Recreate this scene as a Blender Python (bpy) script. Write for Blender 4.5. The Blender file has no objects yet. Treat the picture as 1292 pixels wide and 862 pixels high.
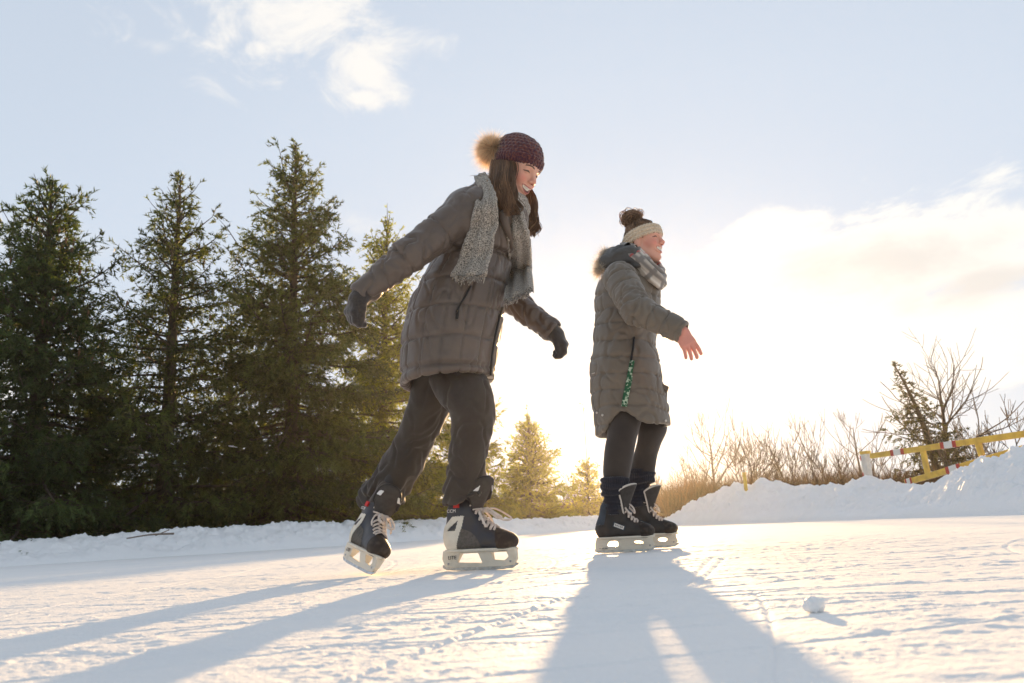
import bpy, math, random
import numpy as np
from mathutils import Vector, Matrix
rng = np.random.default_rng(7); random.seed(7)
SC = bpy.context.scene; COL = SC.collection
V3 = lambda *a: np.array(a, float)
def nrm(v): v = np.asarray(v, float); return v/np.linalg.norm(v)

# ------------------------------------------------------------------ camera
FPX, PW, PH = 963., 1292, 862
PITCH, ROLL, CAMH = math.radians(13.77), math.radians(3.0), .145
cF = V3(0, math.cos(PITCH), math.sin(PITCH)); u0 = V3(0, -math.sin(PITCH), math.cos(PITCH)); r0 = V3(1, 0, 0)
cR = r0*math.cos(ROLL)-u0*math.sin(ROLL); cU = u0*math.cos(ROLL)+r0*math.sin(ROLL); cC = V3(0, 0, CAMH)
def at(x, y, Y):
    d = cF+cR*((x-PW/2)/FPX)-cU*((y-PH/2)/FPX); return cC+d*(Y/d[1])
def gnd(x, y, z=0.):
    d = cF+cR*((x-PW/2)/FPX)-cU*((y-PH/2)/FPX); return cC+d*((z-CAMH)/d[2])
def pxm(P): return float((np.asarray(P)-cC) @ cF)/FPX      # metres per photo pixel at P
cam = bpy.data.cameras.new('camera'); cam.sensor_width = 36; cam.lens = 36*FPX/PW; cam.clip_start = .02; cam.clip_end = 3000
cam.dof.use_dof = True; cam.dof.focus_distance = 3.3; cam.dof.aperture_fstop = 6.5
co = bpy.data.objects.new('camera', cam); COL.objects.link(co)
M = Matrix.Identity(4)
for i in range(3): M[i][0], M[i][1], M[i][2], M[i][3] = cR[i], cU[i], -cF[i], cC[i]
co.matrix_world = M; SC.camera = co

# ------------------------------------------------------------------ numpy noise
_perm = rng.permutation(256); _perm = np.concatenate([_perm, _perm, _perm])
_g = rng.normal(size=(256, 3)); _g /= np.linalg.norm(_g, axis=1)[:, None]
def perlin(P):
    P = np.asarray(P, float); i = np.floor(P).astype(int); f = P-i; i &= 255
    u = f*f*f*(f*(f*6-15)+10); out = 0
    for a in (0, 1):
        for b in (0, 1):
            for c in (0, 1):
                h = _perm[_perm[_perm[i[:, 0]+a]+i[:, 1]+b]+i[:, 2]+c]
                g = _g[h]; d = (g*(f-np.array([a, b, c]))).sum(1)
                w = (u[:, 0] if a else 1-u[:, 0])*(u[:, 1] if b else 1-u[:, 1])*(u[:, 2] if c else 1-u[:, 2])
                out = out+d*w
    return out*1.4
def fbm(P, o=3, lac=2.1, gain=.5):
    s, a, P = 0, 1, np.asarray(P, float)
    for k in range(o): s = s+a*perlin(P+17.3*k); P = P*lac; a *= gain
    return s
def sstep(a, b, x): t = np.clip((x-a)/(b-a), 0, 1); return t*t*(3-2*t)

# ------------------------------------------------------------------ materials
def lin(r, g, b): return tuple(((c/255+.055)/1.055)**2.4 if c > 10 else c/255/12.92 for c in (r, g, b))
def mat(name, col, col2=None, nscale=6., rough=.6, spec=.3, bump=0., bscale=60., bdist=.01, attr=None, transl=None, tmix=.4, sheen=0., metal=0., lo=.35, hi=.65, stretch=None, sss=0., kind='noise', coords='Object'):
    m = bpy.data.materials.new(name); m.use_nodes = True; nt = m.node_tree; N, L = nt.nodes, nt.links
    bs = N['Principled BSDF']; out = N['Material Output']
    bs.inputs['Roughness'].default_value = rough; bs.inputs['Specular IOR Level'].default_value = spec; bs.inputs['Metallic'].default_value = metal
    bs.inputs['Base Color'].default_value = (*col, 1)
    if sheen: bs.inputs['Sheen Weight'].default_value = sheen; bs.inputs['Sheen Roughness'].default_value = .5
    if sss: bs.inputs['Subsurface Weight'].default_value = sss; bs.inputs['Subsurface Radius'].default_value = (.012, .005, .003); bs.inputs['Subsurface Scale'].default_value = 1.
    tc = N.new('ShaderNodeTexCoord'); vec = tc.outputs[coords]
    if stretch:
        mp = N.new('ShaderNodeMapping'); mp.inputs['Scale'].default_value = stretch; L.new(vec, mp.inputs['Vector']); vec = mp.outputs[0]
    colout = None
    if attr:
        at_ = N.new('ShaderNodeAttribute'); at_.attribute_name = attr; colout = at_.outputs['Color']
    if col2 is not None:
        if kind == 'noise':
            nz = N.new('ShaderNodeTexNoise'); nz.inputs['Scale'].default_value = nscale; nz.inputs['Detail'].default_value = 5; L.new(vec, nz.inputs['Vector']); fac = nz.outputs['Fac']
        else:
            nz = N.new('ShaderNodeTexVoronoi'); nz.inputs['Scale'].default_value = nscale; L.new(vec, nz.inputs['Vector']); fac = nz.outputs['Distance']
        mr = N.new('ShaderNodeMapRange'); mr.inputs['From Min'].default_value = lo; mr.inputs['From Max'].default_value = hi; L.new(fac, mr.inputs['Value'])
        mx = N.new('ShaderNodeMix'); mx.data_type = 'RGBA'; L.new(mr.outputs[0], mx.inputs[0])
        if colout is None: mx.inputs[6].default_value = (*col, 1); mx.inputs[7].default_value = (*col2, 1)
        else:
            mx.blend_type = 'MULTIPLY'; L.new(colout, mx.inputs[6]); mx.inputs[7].default_value = (*col2, 1)
        colout = mx.outputs[2]
    if colout is not None: L.new(colout, bs.inputs['Base Color'])
    if bump:
        n2 = N.new('ShaderNodeTexNoise'); n2.inputs['Scale'].default_value = bscale; n2.inputs['Detail'].default_value = 4; L.new(vec, n2.inputs['Vector'])
        bp = N.new('ShaderNodeBump'); bp.inputs['Strength'].default_value = bump; bp.inputs['Distance'].default_value = bdist
        L.new(n2.outputs['Fac'], bp.inputs['Height']); L.new(bp.outputs[0], bs.inputs['Normal'])
    if transl is not None:
        tr = N.new('ShaderNodeBsdfTranslucent'); tr.inputs['Color'].default_value = (*transl, 1)
        if attr:
            mm = N.new('ShaderNodeMix'); mm.data_type = 'RGBA'; mm.blend_type = 'MULTIPLY'; mm.inputs[0].default_value = 1
            L.new(colout, mm.inputs[6]); mm.inputs[7].default_value = (*transl, 1); L.new(mm.outputs[2], tr.inputs['Color'])
        ms = N.new('ShaderNodeMixShader'); ms.inputs[0].default_value = tmix
        L.new(bs.outputs[0], ms.inputs[1]); L.new(tr.outputs[0], ms.inputs[2]); L.new(ms.outputs[0], out.inputs['Surface'])
    return m

# ------------------------------------------------------------------ objects
def empty(name, loc, label=None, cat=None, group=None):
    o = bpy.data.objects.new(name, None); COL.objects.link(o); o.location = loc; o.empty_display_size = .1
    return tag(o, label, cat, group)
def tag(o, label=None, cat=None, group=None, kind=None):
    if label: o['label'] = label
    if cat: o['category'] = cat
    if group: o['group'] = group
    if kind: o['kind'] = kind
    return o
def mesh_np(name, V, Fq, mt=None, smooth=True, col=None):
    """V Nx3; Fq = array MxK or list of arrays with different K"""
    me = bpy.data.meshes.new(name); V = np.asarray(V, np.float32)
    Fs = Fq if isinstance(Fq, list) else [Fq]; Fs = [np.asarray(f, np.int32) for f in Fs if len(f)]
    me.vertices.add(len(V)); me.vertices.foreach_set('co', V.ravel())
    tot = np.concatenate([np.full(len(f), f.shape[1], np.int32) for f in Fs]); idx = np.concatenate([f.ravel() for f in Fs])
    st = np.concatenate([[0], np.cumsum(tot)[:-1]]).astype(np.int32)
    me.loops.add(len(idx)); me.loops.foreach_set('vertex_index', idx)
    me.polygons.add(len(tot)); me.polygons.foreach_set('loop_start', st); me.polygons.foreach_set('loop_total', tot)
    me.polygons.foreach_set('use_smooth', np.full(len(tot), smooth))
    if col is not None:
        a = me.attributes.new('Col', 'FLOAT_COLOR', 'POINT'); c = np.ones((len(V), 4), np.float32); c[:, :3] = col; a.data.foreach_set('color', c.ravel())
    me.update(calc_edges=True); me.validate()
    if mt: me.materials.append(mt)
    return me
def obj(name, V, Fq, mt, parent=None, base=None, smooth=True, col=None):
    V = np.asarray(V, float)
    if base is not None: V = V-np.asarray(base)
    o = bpy.data.objects.new(name, mesh_np(name, V, Fq, mt, smooth, col)); COL.objects.link(o)
    if parent is not None: o.parent = parent
    return o
class MB:
    """collects tubes, boxes and triangles for ONE mesh"""
    def __init__(s): s.v = []; s.q = []; s.t = []; s.c = []; s.n = 0
    def add(s, V, q=None, t=None, c=None):
        V = np.asarray(V, float).reshape(-1, 3)
        if q is not None and len(q): s.q.append(np.asarray(q)+s.n)
        if t is not None and len(t): s.t.append(np.asarray(t)+s.n)
        s.v.append(V); s.c.append(np.broadcast_to(np.ones(3) if c is None else np.asarray(c, float), (len(V), 3))); s.n += len(V)
    def tube(s, P, R, sides=6, flat=None, wdir=None, c=None, cap=True):
        P = np.asarray(P, float); n = len(P); R = np.broadcast_to(np.asarray(R, float), (n,))
        T = np.gradient(P, axis=0); T /= np.linalg.norm(T, axis=1)[:, None]+1e-12
        if wdir is None:
            a = nrm(np.cross(T[0], (0.1, .3, 1) if abs(T[0][2]) < .9 else (1, .2, 0))); A = []
            for k in range(n): a = nrm(a-T[k]*(a@T[k])); A.append(a)
            A = np.array(A)
        else:
            W_ = np.broadcast_to(np.asarray(wdir, float), (n, 3)); A = W_-T*(W_*T).sum(1)[:, None]; A /= np.linalg.norm(A, axis=1)[:, None]
        B = np.cross(T, A); th = np.arange(sides)*2*math.pi/sides
        fl = np.ones(n) if flat is None else np.broadcast_to(np.asarray(flat, float), (n,))
        V = P[:, None]+R[:, None, None]*(np.cos(th)[None, :, None]*A[:, None]+np.sin(th)[None, :, None]*B[:, None]*fl[:, None, None])
        i = np.arange(n-1)[:, None]*sides; j = np.arange(sides)[None]; j2 = (j+1) % sides
        q = np.stack([i+j, i+j2, i+sides+j2, i+sides+j], -1).reshape(-1, 4); V = V.reshape(-1, 3); t = None
        if cap:
            V = np.vstack([V, P[:1], P[-1:]]); b = n*sides; j = np.arange(sides); j2 = (j+1) % sides
            t = np.vstack([np.stack([np.full(sides, b), j2, j], -1), np.stack([np.full(sides, b+1), (n-1)*sides+j, (n-1)*sides+j2], -1)])
        s.add(V, q, t, c)
    def box(s, c0, X, Y, Z, c=None):
        """centre and three half-axis vectors"""
        c0, X, Y, Z = (np.asarray(k, float) for k in (c0, X, Y, Z))
        V = [c0+a*X+b*Y+d*Z for a in (-1, 1) for b in (-1, 1) for d in (-1, 1)]
        s.add(V, [(0, 1, 3, 2), (4, 6, 7, 5), (0, 4, 5, 1), (2, 3, 7, 6), (0, 2, 6, 4), (1, 5, 7, 3)], None, c)
    def build(s, name, mt, parent=None, base=None, smooth=True, col=False):
        F = []
        if s.q: F.append(np.concatenate(s.q))
        if s.t: F.append(np.concatenate(s.t))
        return obj(name, np.concatenate(s.v), F, mt, parent, base, smooth, np.concatenate(s.c) if col else None)
def bevel(o, w=.004, seg=2):
    m = o.modifiers.new('bevel', 'BEVEL'); m.width = w; m.segments = seg; m.limit_method = 'ANGLE'; return o
def spline(pts, n=24):
    P = np.asarray(pts, float); m = len(P)
    if m == 2: return P[0]+(P[1]-P[0])*np.linspace(0, 1, n)[:, None]
    Q = np.vstack([2*P[0]-P[1], P, 2*P[-1]-P[-2]]); out = []
    for t in np.linspace(0, m-1, n):
        i = min(int(t), m-2); f = t-i; a, b, c, d = Q[i:i+4]
        out.append(.5*((2*b)+(c-a)*f+(2*a-5*b+4*c-d)*f*f+(3*b-a-3*c+d)*f**3))
    return np.array(out)

# ------------------------------------------------------------------ distance-field modelling
class Field:
    def __init__(s, lo, hi, vox, fine=()):
        s.ax = []
        for k in range(3):
            edges = [lo[k]]
            while edges[-1] < hi[k]:
                st = vox
                for (flo, fhi, fv) in fine:
                    if flo[k]-fv <= edges[-1] <= fhi[k]: st = min(st, fv)
                edges.append(edges[-1]+st)
            s.ax.append(np.array(edges))
        s.D = np.full([len(a) for a in s.ax], .08, np.float32)
    def add(s, prim, k=.01, op='u'):
        fn, lo, hi = prim; m = k+.012; sl = []
        for i in range(3):
            a = np.searchsorted(s.ax[i], lo[i]-m); b = np.searchsorted(s.ax[i], hi[i]+m); sl.append(slice(max(a-1, 0), b+1))
        sl = tuple(sl); X = s.ax[0][sl[0]][:, None, None]; Y = s.ax[1][sl[1]][None, :, None]; Z = s.ax[2][sl[2]][None, None, :]
        if 0 in (X.size, Y.size, Z.size): return
        d = fn(X, Y, Z).astype(np.float32); D = s.D[sl]
        if op == 'u':
            h = np.maximum(k-np.abs(D-d), 0)/k; s.D[sl] = np.minimum(D, d)-h*h*k*.25
        else:
            d = -d; h = np.maximum(k-np.abs(D-d), 0)/k; s.D[sl] = np.maximum(D, d)+h*h*k*.25
    def mesh(s, smooth=1):
        D = s.D; S = D < 0; xs, ys, zs = s.ax; n = D.shape
        cnt = np.zeros([k-1 for k in n], np.int8)
        offs = [(a, b, c) for a in (0, 1) for b in (0, 1) for c in (0, 1)]
        for a, b, c in offs: cnt += S[a:n[0]-1+a, b:n[1]-1+b, c:n[2]-1+c]
        act = (cnt > 0) & (cnt < 8); I = np.argwhere(act); idx = np.full(act.shape, -1, np.int32); idx[act] = np.arange(len(I))
        pos = np.zeros((len(I), 3)); w = np.zeros(len(I))
        ax = lambda J: np.stack([xs[J[:, 0]], ys[J[:, 1]], zs[J[:, 2]]], 1)
        for a in offs:
            for k in range(3):
                if a[k]: continue
                b = list(a); b[k] = 1; A = I+np.array(a); B = I+np.array(b)
                da = D[A[:, 0], A[:, 1], A[:, 2]]; db = D[B[:, 0], B[:, 1], B[:, 2]]; mk = (da < 0) != (db < 0)
                t = np.where(mk, da/np.where(mk, da-db, 1), 0)[:, None]; pa, pb = ax(A), ax(B)
                pos += np.where(mk[:, None], pa+(pb-pa)*t, 0); w += mk
        V = pos/w[:, None]; Q = []
        for k in range(3):
            k1, k2 = (k+1) % 3, (k+2) % 3; lo = [slice(None)]*3; hi = [slice(None)]*3; lo[k] = slice(0, -1); hi[k] = slice(1, None)
            E = S[tuple(lo)] != S[tuple(hi)]; J = np.argwhere(E); J = J[(J[:, k1] > 0) & (J[:, k2] > 0) & (J[:, k1] < n[k1]-1) & (J[:, k2] < n[k2]-1)]
            e1 = np.zeros(3, int); e2 = np.zeros(3, int); e1[k1] = 1; e2[k2] = 1
            g = lambda K: idx[K[:, 0], K[:, 1], K[:, 2]]
            q = np.stack([g(J-e1-e2), g(J-e2), g(J), g(J-e1)], 1); ins = S[J[:, 0], J[:, 1], J[:, 2]]
            q[~ins] = q[~ins][:, ::-1]; Q.append(q)
        Q = np.concatenate(Q)
        for _ in range(smooth): V = laplace(V, Q, .5)
        return V, Q
def laplace(V, Q, lam=.5):
    S = np.zeros_like(V); c = np.zeros(len(V))
    for a in range(4):
        for b in ((a+1) % 4, (a+3) % 4):
            for k in range(3): S[:, k] += np.bincount(Q[:, a], V[Q[:, b], k], len(V))
            c += np.bincount(Q[:, a], minlength=len(V))
    return V+lam*(S/np.maximum(c, 1)[:, None]-V)
def vnormals(V, Q):
    n = np.cross(V[Q[:, 2]]-V[Q[:, 0]], V[Q[:, 3]]-V[Q[:, 1]]); N = np.zeros_like(V)
    for a in range(4):
        for k in range(3): N[:, k] += np.bincount(Q[:, a], n[:, k], len(V))
    return N/(np.linalg.norm(N, axis=1)[:, None]+1e-12)
def rc(a, b, ra, rb):
    a, b = np.asarray(a, float), np.asarray(b, float); ab = b-a; L2 = ab@ab+1e-12
    def fn(X, Y, Z):
        x, y, z = X-a[0], Y-a[1], Z-a[2]; t = np.clip((x*ab[0]+y*ab[1]+z*ab[2])/L2, 0, 1)
        return np.sqrt((x-t*ab[0])**2+(y-t*ab[1])**2+(z-t*ab[2])**2)-(ra+(rb-ra)*t)
    r = max(ra, rb); return fn, np.minimum(a, b)-r, np.maximum(a, b)+r
def ell(c, r, Mx=None):
    c, r = np.asarray(c, float), np.asarray(r, float); Mx = np.eye(3) if Mx is None else Mx
    def fn(X, Y, Z):
        x, y, z = X-c[0], Y-c[1], Z-c[2]; l = [x*Mx[0, k]+y*Mx[1, k]+z*Mx[2, k] for k in range(3)]
        k0 = np.sqrt(sum((l[k]/r[k])**2 for k in range(3))); k1 = np.sqrt(sum((l[k]/r[k]**2)**2 for k in range(3)))+1e-9
        return k0*(k0-1)/k1
    m = max(r); return fn, c-m, c+m
def resample(rows, n=60):
    R = np.asarray(sorted(rows, key=lambda r: r[0]), float); return spline(R, n)
class ZLoft:
    """stack of elliptical sections: rows of (z, cx, cy, a, b); a along fwd, b across"""
    def __init__(s, rows, yaw, n=60):
        s.R = resample(rows, n); s.f = V3(math.cos(yaw), -math.sin(yaw), 0); s.l = V3(math.sin(yaw), math.cos(yaw), 0)
    def uv(s, X, Y, Z):
        R = s.R; g = lambda k: np.interp(Z, R[:, 0], R[:, k]); x, y = X-g(1), Y-g(2)
        return x*s.f[0]+y*s.f[1], x*s.l[0]+y*s.l[1], g(3), g(4)
    def dist(s, X, Y, Z, grow=0.):
        u, v, a, b = s.uv(X, Y, Z); a = a+grow; b = b+grow
        k0 = np.sqrt((u/a)**2+(v/b)**2); k1 = np.sqrt((u/a**2)**2+(v/b**2)**2)+1e-9
        return k0*(k0-1)/k1
    def prim(s, z0, z1, grow=0., hem=None):
        R = s.R; m = R[:, 3:5].max()+grow
        def fn(X, Y, Z):
            d = s.dist(X, Y, Z, grow); lo = z0-Z
            if hem is not None: u, v, a, b = s.uv(X, Y, Z); lo = hem(u/a, v/b)-Z
            return np.maximum(np.maximum(d, Z-z1), lo)
        zl = z0-(.12 if hem is not None else 0)
        return fn, V3(R[:, 1].min()-m, R[:, 2].min()-m, zl), V3(R[:, 1].max()+m, R[:, 2].max()+m, z1)
def rows_px(rows, yaw):
    """rows (y, xl, xr, depth, half width across) read from the photograph -> loft rows in metres"""
    out = []
    for (y, xl, xr, Y, b) in rows:
        c = at((xl+xr)/2, y, Y); w = (xr-xl)/2*pxm(c); a = math.sqrt(max(w*w-(b*math.sin(yaw))**2, (.5*w)**2))/math.cos(yaw)
        out.append((c[2], c[0], c[1], a, b))
    return out
def frame(yaw, pitch, roll=0.):
    """columns forward, left, up; yaw turns +X towards the camera, pitch looks down"""
    f = V3(math.cos(yaw)*math.cos(pitch), -math.sin(yaw)*math.cos(pitch), -math.sin(pitch)); l = V3(math.sin(yaw), math.cos(yaw), 0); u = np.cross(f, l)
    l2 = l*math.cos(roll)+u*math.sin(roll); u2 = u*math.cos(roll)-l*math.sin(roll); return np.stack([f, l2, u2], 1)

SKY_STRENGTH, SUN_STRENGTH, EXPOSURE = .06, 5.0, 1.36
HAZE, HAZE_G = .0007, .78
VEIL0, VEILC = .78, (.69, .775, .895)
SKYCAP = (1.12, 1.07, 1.00)
# ------------------------------------------------------------------ sky, sun, added glare haze
SUN_AZ, SUN_EL = math.radians(7.85), math.radians(7.9)
sdir = V3(math.sin(SUN_AZ)*math.cos(SUN_EL), math.cos(SUN_AZ)*math.cos(SUN_EL), math.sin(SUN_EL))
world = bpy.data.worlds.new('World'); SC.world = world; world.use_nodes = True
nt = world.node_tree; N, L = nt.nodes, nt.links
bg = N['Background']; bg.inputs['Strength'].default_value = SKY_STRENGTH
sky = N.new('ShaderNodeTexSky'); sky.sky_type = 'NISHITA'; sky.sun_disc = False
sky.sun_elevation = SUN_EL; sky.sun_rotation = SUN_AZ; sky.air_density = 1.0; sky.dust_density = .7; sky.ozone_density = 1.6; sky.altitude = 100
tc = N.new('ShaderNodeTexCoord'); DIR = tc.outputs['Generated']
def m_(op, a, b=None, c=None):
    n = N.new('ShaderNodeMath'); n.operation = op
    for i, k in enumerate((a, b, c)):
        if k is None: continue
        if isinstance(k, (int, float)): n.inputs[i].default_value = k
        else: L.new(k, n.inputs[i])
    return n.outputs[0]
def dot_(v):
    n = N.new('ShaderNodeVectorMath'); n.operation = 'DOT_PRODUCT'; L.new(DIR, n.inputs[0]); n.inputs[1].default_value = tuple(v); return n.outputs['Value']
def ramp_(x, a, b):
    n = N.new('ShaderNodeMapRange'); n.interpolation_type = 'SMOOTHSTEP'; n.inputs['From Min'].default_value = a; n.inputs['From Max'].default_value = b; L.new(x, n.inputs['Value']); return n.outputs[0]
def noise_(scale, detail, stretch, rough=.55, dist=0.):
    mp = N.new('ShaderNodeMapping'); mp.inputs['Scale'].default_value = stretch; L.new(DIR, mp.inputs[0])
    n = N.new('ShaderNodeTexNoise'); n.inputs['Scale'].default_value = scale; n.inputs['Detail'].default_value = detail; n.inputs['Roughness'].default_value = rough; n.inputs['Distortion'].default_value = dist
    L.new(mp.outputs[0], n.inputs['Vector']); return n.outputs['Fac']
def cloud_blob(az, el, w, h):
    """soft ellipse on the sky round a compass bearing and height, all in degrees: 1 in its middle, 0 at its rim"""
    az, el = math.radians(az), math.radians(el)
    c = V3(math.sin(az)*math.cos(el), math.cos(az)*math.cos(el), math.sin(el)); t1 = V3(math.cos(az), -math.sin(az), 0); t2 = np.cross(t1, c)
    u = m_('MULTIPLY', dot_(t1), 1/math.radians(w)); v = m_('MULTIPLY', dot_(t2), 1/math.radians(h))
    r = m_('SQRT', m_('ADD', m_('MULTIPLY', u, u), m_('MULTIPLY', v, v)))
    front = m_('GREATER_THAN', dot_(c), .2)
    return m_('MULTIPLY', m_('MAXIMUM', m_('SUBTRACT', 1, r), -1.), front)
def union_(bl):
    o = bl[0]
    for b in bl[1:]: o = m_('MAXIMUM', o, b)
    return o
puffs = union_([cloud_blob(-20.5, 39, 9.5, 3.2), cloud_blob(-16.5, 36.4, 7.5, 4.2), cloud_blob(-12.2, 33.8, 4.0, 3.2), cloud_blob(-11.4, 31.4, 1.8, 1.2), cloud_blob(-19.5, 34., 1.6, 1.)])
wisps = union_([cloud_blob(-12, 23, 4.5, 2.2), cloud_blob(-27, 33, 1.8, .8), cloud_blob(-32, 20, 5, 2)])
bank = union_([cloud_blob(31, 16.5, 15, 4.8), cloud_blob(15, 14.5, 10, 4.8), cloud_blob(20.5, 19.8, 5.0, 2.6), cloud_blob(24, 11, 24, 5), cloud_blob(48, 16, 16, 7)])
shade = union_([cloud_blob(29.0, 16.2, 9.5, 2.6), cloud_blob(33, 13.8, 6, 1.6)])
nA = noise_(10, 9, (1, 1, 1.5), .64, .5); nB = noise_(7, 9, (1, 1, 2.0), .62, .3)
kA = m_('ADD', puffs, m_('MULTIPLY', m_('SUBTRACT', nA, .5), 4.6)); fA = m_('MULTIPLY', ramp_(kA, -.05, 1.15), .95)
kW = m_('ADD', wisps, m_('MULTIPLY', m_('SUBTRACT', nA, .55), 3.2)); fW = m_('MULTIPLY', ramp_(kW, .1, 1.3), .55)
kB = m_('ADD', bank, m_('MULTIPLY', m_('SUBTRACT', nB, .5), 3.0)); fB = m_('MULTIPLY', ramp_(kB, -.05, .5), .95)
kS = m_('ADD', shade, m_('MULTIPLY', m_('SUBTRACT', nB, .5), 2.2)); fS = ramp_(kS, -.1, .9)
def mix_(f, a, b):
    n = N.new('ShaderNodeMix'); n.data_type = 'RGBA'; L.new(f, n.inputs[0])
    for i, k in ((6, a), (7, b)):
        if isinstance(k, tuple): n.inputs[i].default_value = (*k, 1)
        else: L.new(k, n.inputs[i])
    return n.outputs[2]
K = 1/SKY_STRENGTH/2**EXPOSURE
# thin high veil that whitens the blue, thicker low down and round the sun
low = ramp_(dot_((0, 0, 1)), .75, .0); near = ramp_(dot_(sdir), .70, 1.0)
veil = m_('MINIMUM', m_('ADD', m_('MULTIPLY', VEIL0, ramp_(dot_((0, 1, 0)), -1.05, .30)), m_('ADD', m_('MULTIPLY', low, .20), m_('MULTIPLY', near, .12))), .92)
c0 = mix_(veil, sky.outputs[0], tuple(K*k for k in VEILC))
c1 = mix_(fA, c0, tuple(K*k for k in (1.0, .97, .93)))
c2 = mix_(fW, c1, tuple(K*k for k in (.95, .93, .91)))
cb = mix_(fS, tuple(K*k for k in (1.06, 1.03, .97)), tuple(K*k for k in (.84, .81, .77)))
c3 = mix_(fB, c2, cb)
cap = N.new('ShaderNodeVectorMath'); cap.operation = 'MINIMUM'; L.new(c3, cap.inputs[0]); cap.inputs[1].default_value = tuple(K*k for k in SKYCAP)
L.new(cap.outputs[0], bg.inputs['Color'])

sun = bpy.data.lights.new('sun', 'SUN'); sun.energy = SUN_STRENGTH; sun.angle = math.radians(.6); sun.color = (1.0, .63, .29)
so = bpy.data.objects.new('sun', sun); COL.objects.link(so); so.rotation_euler = Vector(sdir).to_track_quat('Z', 'Y').to_euler(); so.location = (30, 200, 40)

if HAZE > 0:  # added scattering volume, its glow stands in for lens glare round the sun
    hm = bpy.data.materials.new('glare_haze'); hm.use_nodes = True; hn = hm.node_tree; hn.nodes.remove(hn.nodes['Principled BSDF'])
    pv = hn.nodes.new('ShaderNodeVolumePrincipled'); pv.inputs['Color'].default_value = (.97, .95, .92, 1); pv.inputs['Density'].default_value = HAZE; pv.inputs['Anisotropy'].default_value = HAZE_G
    hn.links.new(pv.outputs[0], hn.nodes['Material Output'].inputs['Volume'])
    b = MB(); b.box((0, 29, 5.2), (42, 0, 0), (0, 33, 0), (0, 0, 6.4)); o = b.build('glare_haze', hm, smooth=False); tag(o, kind='stuff')

SC.view_settings.view_transform = 'Standard'; SC.view_settings.look = 'None'; SC.view_settings.gamma = 1; SC.view_settings.exposure = EXPOSURE
SC.view_settings.use_curve_mapping = False
SC.render.engine = 'CYCLES'; SC.cycles.use_denoising = True; SC.cycles.max_bounces = 8; SC.cycles.volume_bounces = 0
# ------------------------------------------------------------------ snow field, ice, banks
SNOW = (.87, .88, .90)
m_field = mat('field snow', SNOW, bump=.5, bscale=3, bdist=.05, rough=.6)
m_ice = mat('scraped ice', (.88, .875, .87), (.80, .82, .84), nscale=2.2, rough=.75, spec=.12, bump=.5, bscale=150, bdist=.004, lo=.45, hi=.75)
m_snow = mat('piled snow', (.87, .88, .90), rough=.55, spec=.2, bump=.45, bscale=34, bdist=.02, sss=0)
b = MB(); b.add([(-1500, -300, -.03), (1500, -300, -.03), (1500, 2500, -.03), (-1500, 2500, -.03)], [(0, 1, 2, 3)]); tag(b.build('snow_field', m_field), kind='structure')

ny, nx = 1000, 1040
Yr = np.geomspace(.32, 27, ny); Ur = np.sign(np.linspace(-1, 1, nx))*np.abs(np.linspace(-1, 1, nx))**1.25*1.4
GX = (Ur[None, :]*(Yr[:, None]+.5)).ravel(); GY = np.repeat(Yr, nx)
P = np.stack([GX, GY, np.zeros_like(GX)], 1)
patch = sstep(-.25, .55, fbm(P*1.3+3, 3))
z = .0022*fbm(P*1.1, 2)+.0008*fbm(P*(2.6, 4.2, 1)+8, 2)
z += .0030*np.maximum(0, fbm(P*(8, 15, 1), 4, 2.3, .6)-.22)*(.25+patch)            # swept snow dust in low drifts
z += .007*np.maximum(0, perlin(P*36+9)-.42)*(.12+patch)                    # crumbs
z += .008*np.maximum(0, perlin(P*17+5)-.58)*patch
z -= .004*np.maximum(0, fbm(P*(7, 12, 1)+50, 2)-.45)                       # scraped hollows
grain = sstep(-.35, .45, fbm(P*(3, 5, 1)+31, 3)); z += grain*(.0026*np.maximum(0, perlin(P*(55, 80, 1)+3)-.05)+.0022*np.maximum(0, perlin(P*(105, 130, 1))-.1))
z += .0006*perlin(P*70)+.0012*perlin(P*(12, 34, 1)+40)
z += .0045*np.maximum(0, fbm(P*(20, 34, 1)+77, 2)-.12)*(.2+.9*sstep(-.1, .5, fbm(P*(2.2, 3.5, 1)+12, 2)))
r2 = np.random.default_rng(3)
nearm = GY < 7
gz = np.zeros_like(z)
for k in range(150):                                                        # skate cuts
    if k < 4:
        ga, gb_ = [(gnd(748, 860), gnd(912, 690)), (gnd(762, 860), gnd(928, 690)), (gnd(1062, 860), gnd(1000, 655)), (gnd(430, 862), gnd(700, 760))][k]; x0, y0, a = (ga[0]+gb_[0])/2, (ga[1]+gb_[1])/2, math.atan2(gb_[1]-ga[1], gb_[0]-ga[0])
    else: x0, y0, a = r2.uniform(-3, 3), r2.uniform(.8, 5.5), r2.choice([r2.normal(.05, .25), r2.uniform(0, 3.14)])
    cur = r2.normal(0, .12)*(k > 3); dx, dy = GX[nearm]-x0, GY[nearm]-y0
    s_ = dx*math.cos(a)+dy*math.sin(a); d_ = -dx*math.sin(a)+dy*math.cos(a)-cur*s_*s_
    ln = r2.uniform(.5, 2.2) if k > 3 else .8; fade = sstep(ln, ln*.6, np.abs(s_)); w = .0022+.0013*GY[nearm]
    w = w*(1.2 if k < 4 else 1); amp_ = 1.25 if k < 4 else 1.
    gz[nearm] += amp_*fade*(-.0026*np.exp(-(d_/w)**2)+.0022*np.exp(-((d_-2.2*w)/w)**2)*(.5+perlin(P[nearm]*50)))
z = z+gz
ii = (np.arange(ny-1)[:, None]*nx+np.arange(nx-1)[None]).ravel()
tag(obj('ice', np.stack([GX, GY, z], 1), np.stack([ii, ii+1, ii+nx+1, ii+nx], 1), m_ice), kind='structure')

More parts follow.
